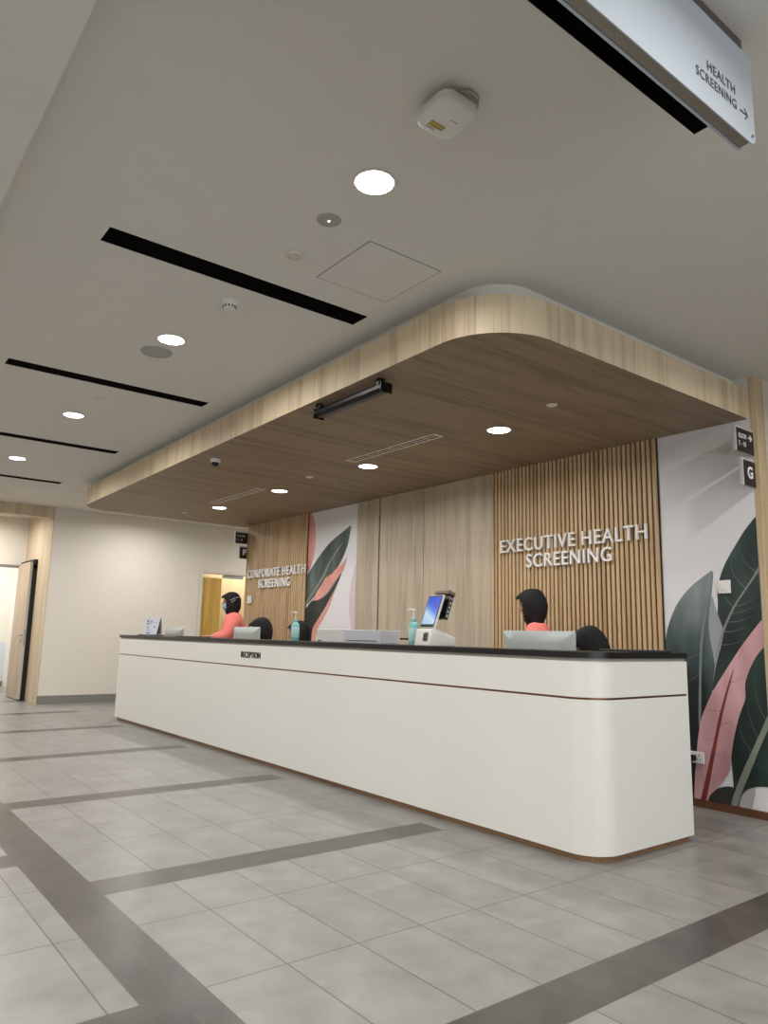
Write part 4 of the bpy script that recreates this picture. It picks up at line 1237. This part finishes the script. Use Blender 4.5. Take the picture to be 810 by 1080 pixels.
# self-service kiosk
t = thing('payment_kiosk', 'white self-service kiosk with lit blue tilted screen on the counter', 'kiosk', (-3.99, 3.53, TOP), math.radians(-4))
bm = bmesh.new()
side = [(-.075, 0), (.155, 0), (.158, .045), (.150, .062), (.035, .105), (-.045, .118), (-.055, .112)]
lo = [bm.verts.new((-.092, y, z)) for y, z in side]; hi = [bm.verts.new((.092, y, z)) for y, z in side]
bm.faces.new(lo); bm.faces.new(hi[::-1])
for k in range(len(side)):
    bm.faces.new((lo[k], lo[(k + 1) % 7], hi[(k + 1) % 7], hi[k]))
bmesh.ops.bevel(bm, geom=list(bm.edges), offset=.006, segments=2, affect='EDGES', profile=.5)
obj('base_housing', bm, M['white_plastic'], t, angle=40)
fm = T(0, -.066, .06) @ Matrix.Rotation(math.radians(-10), 4, 'X')
bm = bmesh.new(); bm_box(bm, .012, .060, -.006, .001, -.028, .030, .002, M=fm)
obj('card_reader', bm, mat('grey_reader', (96, 102, 98), .35), t)
bm = bmesh.new()
for k in range(3):
    for j in range(3):
        bm_box(bm, .018 + k * .013, .027 + k * .013, -.008, -.006, -.022 + j * .016, -.012 + j * .016, M=fm)
obj('reader_keys', bm, M['black'], t)
bm = bmesh.new(); bm_tube(bm, [(.035, -.067, .092), (.035, -.063, .092)], .006, 12)
obj('indicator', bm, M['grey_plastic'], t)
sm = T(0, -.03, .125) @ Matrix.Rotation(math.radians(-20), 4, 'X')
bm = bmesh.new(); bm_box(bm, -.086, .086, 0, .018, 0, .252, .006, M=sm)
obj('screen_housing', bm, M['white_plastic'], t)
bm = bmesh.new(); bm_box(bm, -.080, .080, -.003, .001, .005, .246, .002, M=sm)
obj('screen_bezel', bm, M['gloss_black'], t)
bm = bmesh.new(); bm_box(bm, -.072, .072, -.0045, -.0028, .026, .236, 0, M=sm)
obj('lit_screen', bm, M['screen'], t)
bm = bmesh.new(); bm_box(bm, -.035, .035, .02, .06, -.03, .10, .008, M=sm)
obj('neck', bm, M['white_plastic'], t)
rm = T(0.02, .03, .15) @ Matrix.Rotation(math.radians(-20), 4, 'X')
bm = bmesh.new(); bm_box(bm, -.075, .085, .0, .032, .045, .235, .004, M=rm)
obj('rear_unit', bm, M['gloss_black'], t)
bm = bmesh.new(); bm_box(bm, -.08, .09, -.03, .034, .225, .252, .006, M=rm)
obj('rear_unit_top', bm, mat('taupe_plastic', (128, 108, 96), .5), t)
bm = bmesh.new()
for k in range(5):
    bm_box(bm, .0855, .088, .008, .024, .060 + k * .032, .080 + k * .032, .001, M=rm)
obj('port_row', bm, M['silver'], t)

# cable hanging at the desk end by the mural
bm = bmesh.new()
bm_tube(bm, [(-2.95, 5.165, .335), (-2.955, 5.12, .33), (-2.96, 5.11, .22), (-2.965, 5.12, .10), (-2.97, 5.135, .012)], .006)
bm_box(bm, -2.985, -2.945, 5.128, 5.168, .315, .355, .004)
tag(obj('power_cable', bm, M['black'], smooth=False), 'black plug and cable hanging from the low white socket', 'cable')

# ================================================================== PEOPLE
def skin_mesh(name, joints, edges, radii, material, parent, sub=2, root=0):
    me = bpy.data.meshes.new(name)
    me.from_pydata([Vector(j) for j in joints], edges, [])
    o = bpy.data.objects.new(name, me); COL.objects.link(o)
    sk = o.modifiers.new('skin', 'SKIN')
    for i, v in enumerate(me.skin_vertices[0].data):
        r = radii[i]
        v.radius = r if isinstance(r, tuple) else (r, r)
        v.use_root = (i == root)
    sk.use_smooth_shade = True
    s = o.modifiers.new('sub', 'SUBSURF'); s.levels = sub; s.render_levels = sub
    dg = bpy.context.evaluated_depsgraph_get()
    m2 = bpy.data.meshes.new_from_object(o.evaluated_get(dg))
    bpy.data.objects.remove(o); bpy.data.meshes.remove(me)
    m2.materials.clear(); m2.materials.append(material)
    for p in m2.polygons: p.use_smooth = True
    r = bpy.data.objects.new(name, m2); COL.objects.link(r)
    r.parent = parent
    return r

def append_mesh(bm, o):
    bm.from_mesh(o.data)
    bpy.data.objects.remove(o)

def head_bm():
    """head facing +Y, centre between the ears at the origin, chin near z=-.115, crown z=.12"""
    bm = bmesh.new()
    bmesh.ops.create_uvsphere(bm, u_segments=40, v_segments=28, radius=1)
    for v in bm.verts:
        x, y, z = v.co
        yy = y * .095; xx = x * .074; zz = z * .118
        if z < 0:
            k = -z
            xx *= 1 - .34 * k ** 1.4
            if y > 0: yy *= 1 - .05 * k
            else: yy *= 1 - .40 * k
        if y > .5 and abs(x) < .8:
            g = lambda cx, cz, sx, sz: math.exp(-((x - cx) / sx) ** 2 - ((z - cz) / sz) ** 2)
            yy += .024 * g(0, -.22, .13, .17) + .010 * g(0, .0, .09, .2)      # nose
            yy -= .011 * g(.36, .06, .18, .12) + .011 * g(-.36, .06, .18, .12)  # eye sockets
            yy += .005 * g(0, .24, .5, .10)                                    # brow
            yy += .008 * g(0, -.56, .22, .07) - .004 * g(0, -.66, .22, .05)    # lips
            yy += .010 * g(0, -.86, .25, .14)                                  # chin
        v.co = (xx, yy, zz)
    return bm

def hijab_bm(brim=0.02, hem=-.235, hemx=.13, hemy=.12):
    """headscarf as one shell with a face opening towards +Y"""
    prof = [(.140, .012, .012), (.134, .040, .046), (.120, .064, .076), (.098, .082, .100), (.068, .094, .116), (.03, .101, .124), (-.01, .103, .127),
            (-.05, .100, .124), (-.085, .094, .116), (-.12, .083, .099), (-.15, .075, .084), (-.18, .076, .082), (-.21, .088, .090), (-.235, .105, .102)]
    n = 44
    bm = bmesh.new()
    rings = []
    for zi, (z, rx, ry) in enumerate(prof):
        ring = []
        for k in range(n):
            a = 2 * PI * k / n
            c, s = math.cos(a), math.sin(a)
            x = rx * c; y = ry * s - .012
            fold = .003 * math.sin(7 * a + z * 50) + .002 * math.sin(13 * a - z * 30)
            x += fold * c; y += fold * s
            if z < -.1 and s < 0: y += .012 * min(1, (-z - .1) * 12)
            if .06 < z < .12 and s > .55: y += brim * (s - .55) / .45
            ring.append(bm.verts.new((x, y, z)))
        rings.append(ring)
    top = bm.verts.new((0, -.012, .141))
    for k in range(n):
        bm.faces.new((rings[0][k], rings[0][(k + 1) % n], top))
    for i in range(len(rings) - 1):
        zm = (prof[i][0] + prof[i + 1][0]) / 2
        for k in range(n):
            a = 2 * PI * (k + .5) / n
            front = math.sin(a)
            open_ = False
            if -.118 < zm < .075:
                lim = .60 + .35 * (abs(zm + .02) / .10) ** 2
                open_ = front > lim
            if not open_:
                bm.faces.new((rings[i][k], rings[i + 1][k], rings[i + 1][(k + 1) % n], rings[i][(k + 1) % n]))
    bmesh.ops.recalc_face_normals(bm, faces=bm.faces)
    bmesh.ops.solidify(bm, geom=list(bm.faces), thickness=-.006)
    return bm

def person(label, loc, rotz, seated, head_tilt=0.0, head_turn=0.0, lean=0.0, mask=False, reach=0.25, scale=1.0, bulk=1.0):
    """loc is the floor point below the pelvis; the figure faces local +Y"""
    t = thing('person', label, 'person', loc, rotz)
    t.scale = (scale,) * 3
    ph = .50 if seated else .86
    P = Vector((0, 0, ph))
    L_ = lean
    chest = P + Vector((0, math.sin(L_) * .34, math.cos(L_) * .34))
    neckb = P + Vector((0, math.sin(L_) * .50, math.cos(L_) * .50))
    skull = neckb + Vector((0, .035 + .06 * math.sin(L_), .178))
    J = [P, P + Vector((0, math.sin(L_) * .17, math.cos(L_) * .17)), chest, neckb, neckb + Vector((0, .012, .085))]
    E = [(0, 1), (1, 2), (2, 3), (3, 4)]
    Rb = [(.13, .10), (.115, .09), (.135, .10), (.062, .055), (.052, .050)]
    hands = []
    for s in (-1, 1):
        b = len(J)
        sh = neckb + Vector((s * .155, -.005, -.055))
        el = sh + Vector((s * .05, reach * .45, -.20 if seated else -.235))
        wr = el + Vector((-s * .06, .16 if seated else .21, .04 if seated else .0))
        J += [sh, el, el.lerp(wr, .4), wr]
        E += [(2, b), (b, b + 1), (b + 1, b + 2), (b + 2, b + 3)]
        Rb += [.058, .042, .040, .027]
        hands.append((wr, s))
    for s in (-1, 1):
        b = len(J)
        hip = P + Vector((s * .09, 0, -.03))
        if seated:
            kn = Vector((s * .12, .42, .50)); an = Vector((s * .12, .40, .09))
        else:
            kn = Vector((s * .10, .02, .46)); an = Vector((s * .10, -.01, .09))
        J += [hip, kn, kn.lerp(an, .35), an, an + Vector((0, .13, -.05))]
        E += [(0, b), (b, b + 1), (b + 1, b + 2), (b + 2, b + 3), (b + 3, b + 4)]
        Rb += [.095, .060, .056, .038, .034]
    body = skin_mesh('body', J, E, Rb, M['skin'], t, 2)
    bm = bmesh.new(); append_mesh(bm, body)
    # fingers grown into the body mesh
    for wr, s in hands:
        d = Vector((-s * .25, 1, -.05)).normalized()
        side = Vector((d.y, -d.x, 0)) * s
        palm = wr + d * .05
        jj = [wr - d * .01, palm, palm + d * .035]
        o = skin_mesh('palm', jj, [(0, 1), (1, 2)], [(.026, .018), (.038, .016), (.034, .014)], M['skin'], t, 1)
        append_mesh(bm, o)
        for q, (off, ln) in enumerate(((-.027, .062), (-.009, .074), (.009, .070), (.027, .054))):
            b0 = palm + d * .03 + side * off
            jj = [b0, b0 + d * ln * .45 + Vector((0, 0, .002)), b0 + d * ln * .78 + Vector((0, 0, -.010)), b0 + d * ln * .95 + Vector((0, 0, -.024))]
            append_mesh(bm, skin_mesh('finger', jj, [(0, 1), (1, 2), (2, 3)], [.0088, .0082, .0076, .0068], M['skin'], t, 1))
        b0 = palm - d * .02 - side * .026
        jj = [b0, b0 + d * .03 - side * .022, b0 + d * .058 - side * .028 + Vector((0, 0, -.008))]
        append_mesh(bm, skin_mesh('thumb', jj, [(0, 1), (1, 2)], [.012, .010, .008], M['skin'], t, 1))
    HM = T(*skull) @ Matrix.Rotation(head_turn, 4, 'Z') @ Matrix.Rotation(-head_tilt, 4, 'X')
    hb = head_bm()
    for s in (-1, 1):
        r = bmesh.ops.create_uvsphere(hb, u_segments=10, v_segments=8, radius=1)
        for v in r['verts']:
            v.co = Vector((s * .074 + v.co.x * .008, -.004 + v.co.y * .018, -.005 + v.co.z * .03))
    bmesh.ops.transform(hb, matrix=HM, verts=hb.verts)
    tmp = bpy.data.meshes.new('head'); hb.to_mesh(tmp); hb.free()
    bm.from_mesh(tmp); bpy.data.meshes.remove(tmp)
    obj('body', bm, M['skin'], t, smooth=True)
    # eyes, brows, lips
    for s in (-1, 1):
        bm = bmesh.new(); bmesh.ops.create_uvsphere(bm, u_segments=12, v_segments=8, radius=.0095)
        bmesh.ops.transform(bm, matrix=HM @ T(s * .027, .0775, .006), verts=bm.verts)
        obj('eye', bm, M['eye'], t, smooth=True)
        bm = bmesh.new(); bm_tube(bm, [(s * .014, .0915, .026), (s * .028, .090, .031), (s * .043, .080, .027)], [.002, .003, .0015], 6)
        bmesh.ops.transform(bm, matrix=HM, verts=bm.verts)
        obj('eyebrow', bm, M['eye'], t, smooth=True)
    if not mask:
        bm = bmesh.new(); bm_tube(bm, [(-.022, .079, -.066), (-.008, .0875, -.064), (.008, .0875, -.064), (.022, .079, -.066)], [.002, .0045, .0045, .002], 8)
        bmesh.ops.transform(bm, matrix=HM, verts=bm.verts)
        obj('lips', bm, M['lip'], t, smooth=True)
    hj = hijab_bm(brim=.02)
    bmesh.ops.transform(hj, matrix=HM, verts=hj.verts)
    obj('headscarf', hj, M['hijab'], t, smooth=True)
    if mask:
        bm = bmesh.new()
        rows = [(-.018, .052, .104), (-.040, .062, .117), (-.062, .062, .116), (-.085, .056, .108), (-.108, .042, .092), (-.125, .026, .072)]
        rr = []
        for z, hw, yf in rows:
            ring = []
            for k in range(13):
                u = -1 + 2 * k / 12
                ring.append(bm.verts.new((hw * math.sin(u * PI / 2) * 1.05, yf - .052 * (1 - math.cos(u * PI / 2)), z)))
            rr.append(ring)
        for a, b in zip(rr, rr[1:]):
            for k in range(12): bm.faces.new((a[k], a[k + 1], b[k + 1], b[k]))
        bmesh.ops.recalc_face_normals(bm, faces=bm.faces)
        bmesh.ops.solidify(bm, geom=list(bm.faces), thickness=.003)
        bmesh.ops.transform(bm, matrix=HM, verts=bm.verts)
        mk = obj('face_mask', bm, M['mask'], t, smooth=True)
        bm = bmesh.new()
        for s in (-1, 1):
            bm_tube(bm, [(s * .055, .062, -.02), (s * .092, .030, .012), (s * .108, -.01, .035), (s * .108, -.05, .05), (s * .085, -.10, .055), (0, -.139, .055)], .003, 6)
            bm_tube(bm, [(s * .05, .062, -.09), (s * .088, .028, -.045), (s * .107, -.01, .0), (s * .104, -.06, .03)], .003, 6)
        bmesh.ops.transform(bm, matrix=HM, verts=bm.verts)
        obj('mask_strap', bm, M['mask_strap'], mk, smooth=True)
    # tunic: torso and sleeves down to below the elbows
    JT = [P + Vector((0, 0, -.21 if not seated else .02)), P + Vector((0, math.sin(L_) * .17, math.cos(L_) * .17)), chest, neckb + Vector((0, 0, -.005))]
    ET = [(0, 1), (1, 2), (2, 3)]
    RT = [(.165 * bulk, .135 * bulk), (.150 * bulk, .125 * bulk), (.165 * bulk, .135 * bulk), (.080, .076)]
    for s in (-1, 1):
        b = len(JT)
        sh = neckb + Vector((s * .155, -.005, -.055)); el = sh + Vector((s * .05, reach * .45, -.20 if seated else -.235))
        wr = el + Vector((-s * .06, .16 if seated else .21, .04 if seated else .0))
        JT += [sh, el, el.lerp(wr, .75)]
        ET += [(2, b), (b, b + 1), (b + 1, b + 2)]
        RT += [.080 * bulk, .066 * bulk, .052]
    tn = skin_mesh('tunic', JT, ET, RT, M['coral'], t, 2)
    # trousers
    JP = [P + Vector((0, 0, .10)), P + Vector((0, .02 if seated else 0, 0 if seated else -.02))]; EP = [(0, 1)]; RP = [(.135, .115), (.150, .128)]
    for s in (-1, 1):
        b = len(JP)
        hip = P + (Vector((s * .105, .13, .02)) if seated else Vector((s * .092, 0, -.17)))
        if seated: kn = Vector((s * .12, .42, .50)); an = Vector((s * .12, .40, .12))
        else: kn = Vector((s * .10, .02, .46)); an = Vector((s * .10, -.01, .11))
        JP += [hip, kn, an]; EP += [(1, b), (b, b + 1), (b + 1, b + 2)]; RP += [.098, .076, .062]
    skin_mesh('trousers', JP, EP, RP, M['trouser'], t, 2)
    for s in (-1, 1):
        bx, by = (s * .12, .40) if seated else (s * .10, -.01)
        bm = bmesh.new()
        loft(bm, [([(bx + x * .045, by + .055 + y * .125) for x, y in rrect(1, 1, .8, 6)], 0.0), ([(bx + x * .046, by + .055 + y * .127) for x, y in rrect(1, 1, .8, 6)], .03),
                  ([(bx + x * .040, by + .04 + y * .10) for x, y in rrect(1, 1, .8, 6)], .065), ([(bx + x * .034, by + .0 + y * .05) for x, y in rrect(1, 1, .8, 6)], .10)])
        obj('shoe', bm, M['shoe'], t, smooth=True)
    return t

LEFT = PI / 2     # facing -X
person('standing person in coral tunic, black headscarf and blue surgical mask', (-9.38, 4.75, 0), math.radians(158), False, head_tilt=.12, lean=.14, mask=True, reach=.22, scale=1.02, bulk=1.45)
person('person in coral with black headscarf in profile behind the large right monitor', (-3.90, 4.75, 0), math.radians(124), False, head_tilt=.16, lean=.24, reach=.15, scale=.935, bulk=1.25)

def chair(label, loc, rot):
    t = thing('office_chair', label, 'chair', loc, rot, 'office chairs behind the counter')
    obj('seat', box(-.23, .23, -.22, .23, .40, .455, .02, 3), M['chair_fabric'], t, angle=50)
    bm = bmesh.new(); bm_box(bm, -.20, .20, -.285, -.24, .52, .86, .02, 3)
    obj('backrest', bm, M['chair_fabric'], t, angle=50)
    bm = bmesh.new(); bm_tube(bm, [(0, -.10, .40), (0, -.27, .42), (0, -.285, .60)], .018)
    obj('back_support', bm, M['black'], t, smooth=True)
    bm = bmesh.new(); bm_tube(bm, [(0, 0, .09), (0, 0, .40)], .025, 14)
    obj('gas_column', bm, M['chrome'], t, smooth=False)
    bm = bmesh.new()
    for k in range(5):
        a = 2 * PI * k / 5
        bm_tube(bm, [(0, 0, .10), (.27 * math.cos(a), .27 * math.sin(a), .065)], [.024, .014], 8)
    obj('star_base', bm, M['black'], t)
    for k in range(5):
        a = 2 * PI * k / 5
        bm = bmesh.new()
        bm_lathe(bm, [(0, -.012), (.026, -.012), (.026, .012), (0, .012)], 14, M=T(.27 * math.cos(a), .27 * math.sin(a), .027) @ Matrix.Rotation(PI / 2, 4, 'Y'))
        obj('castor', bm, M['black'], t)
    return t
seats = [((-7.70, 4.28, 0), math.radians(150), .25, 'seated person with only a black headscarf showing right of the left monitor', 1.01),
         ((-7.15, 4.46, 0), math.radians(136), .12, 'seated person in black headscarf behind the far teal pump bottle', .985),
         ((-3.14, 4.34, 0), math.radians(128), .5, 'seated person bowing a black headscarf right of the large monitor', .945)]
chair_labels = ['office chair under the seated person by the left monitor', 'office chair under the seated person behind the far pump bottle', 'office chair under the bowing person at the right desk end']
for (loc, rz, tilt_, lab, sc_), cl in zip(seats, chair_labels):
    person(lab, loc, rz, True, head_tilt=tilt_, lean=.08, reach=.3, scale=sc_)
    chair(cl, (loc[0] - 0, loc[1], 0), rz)
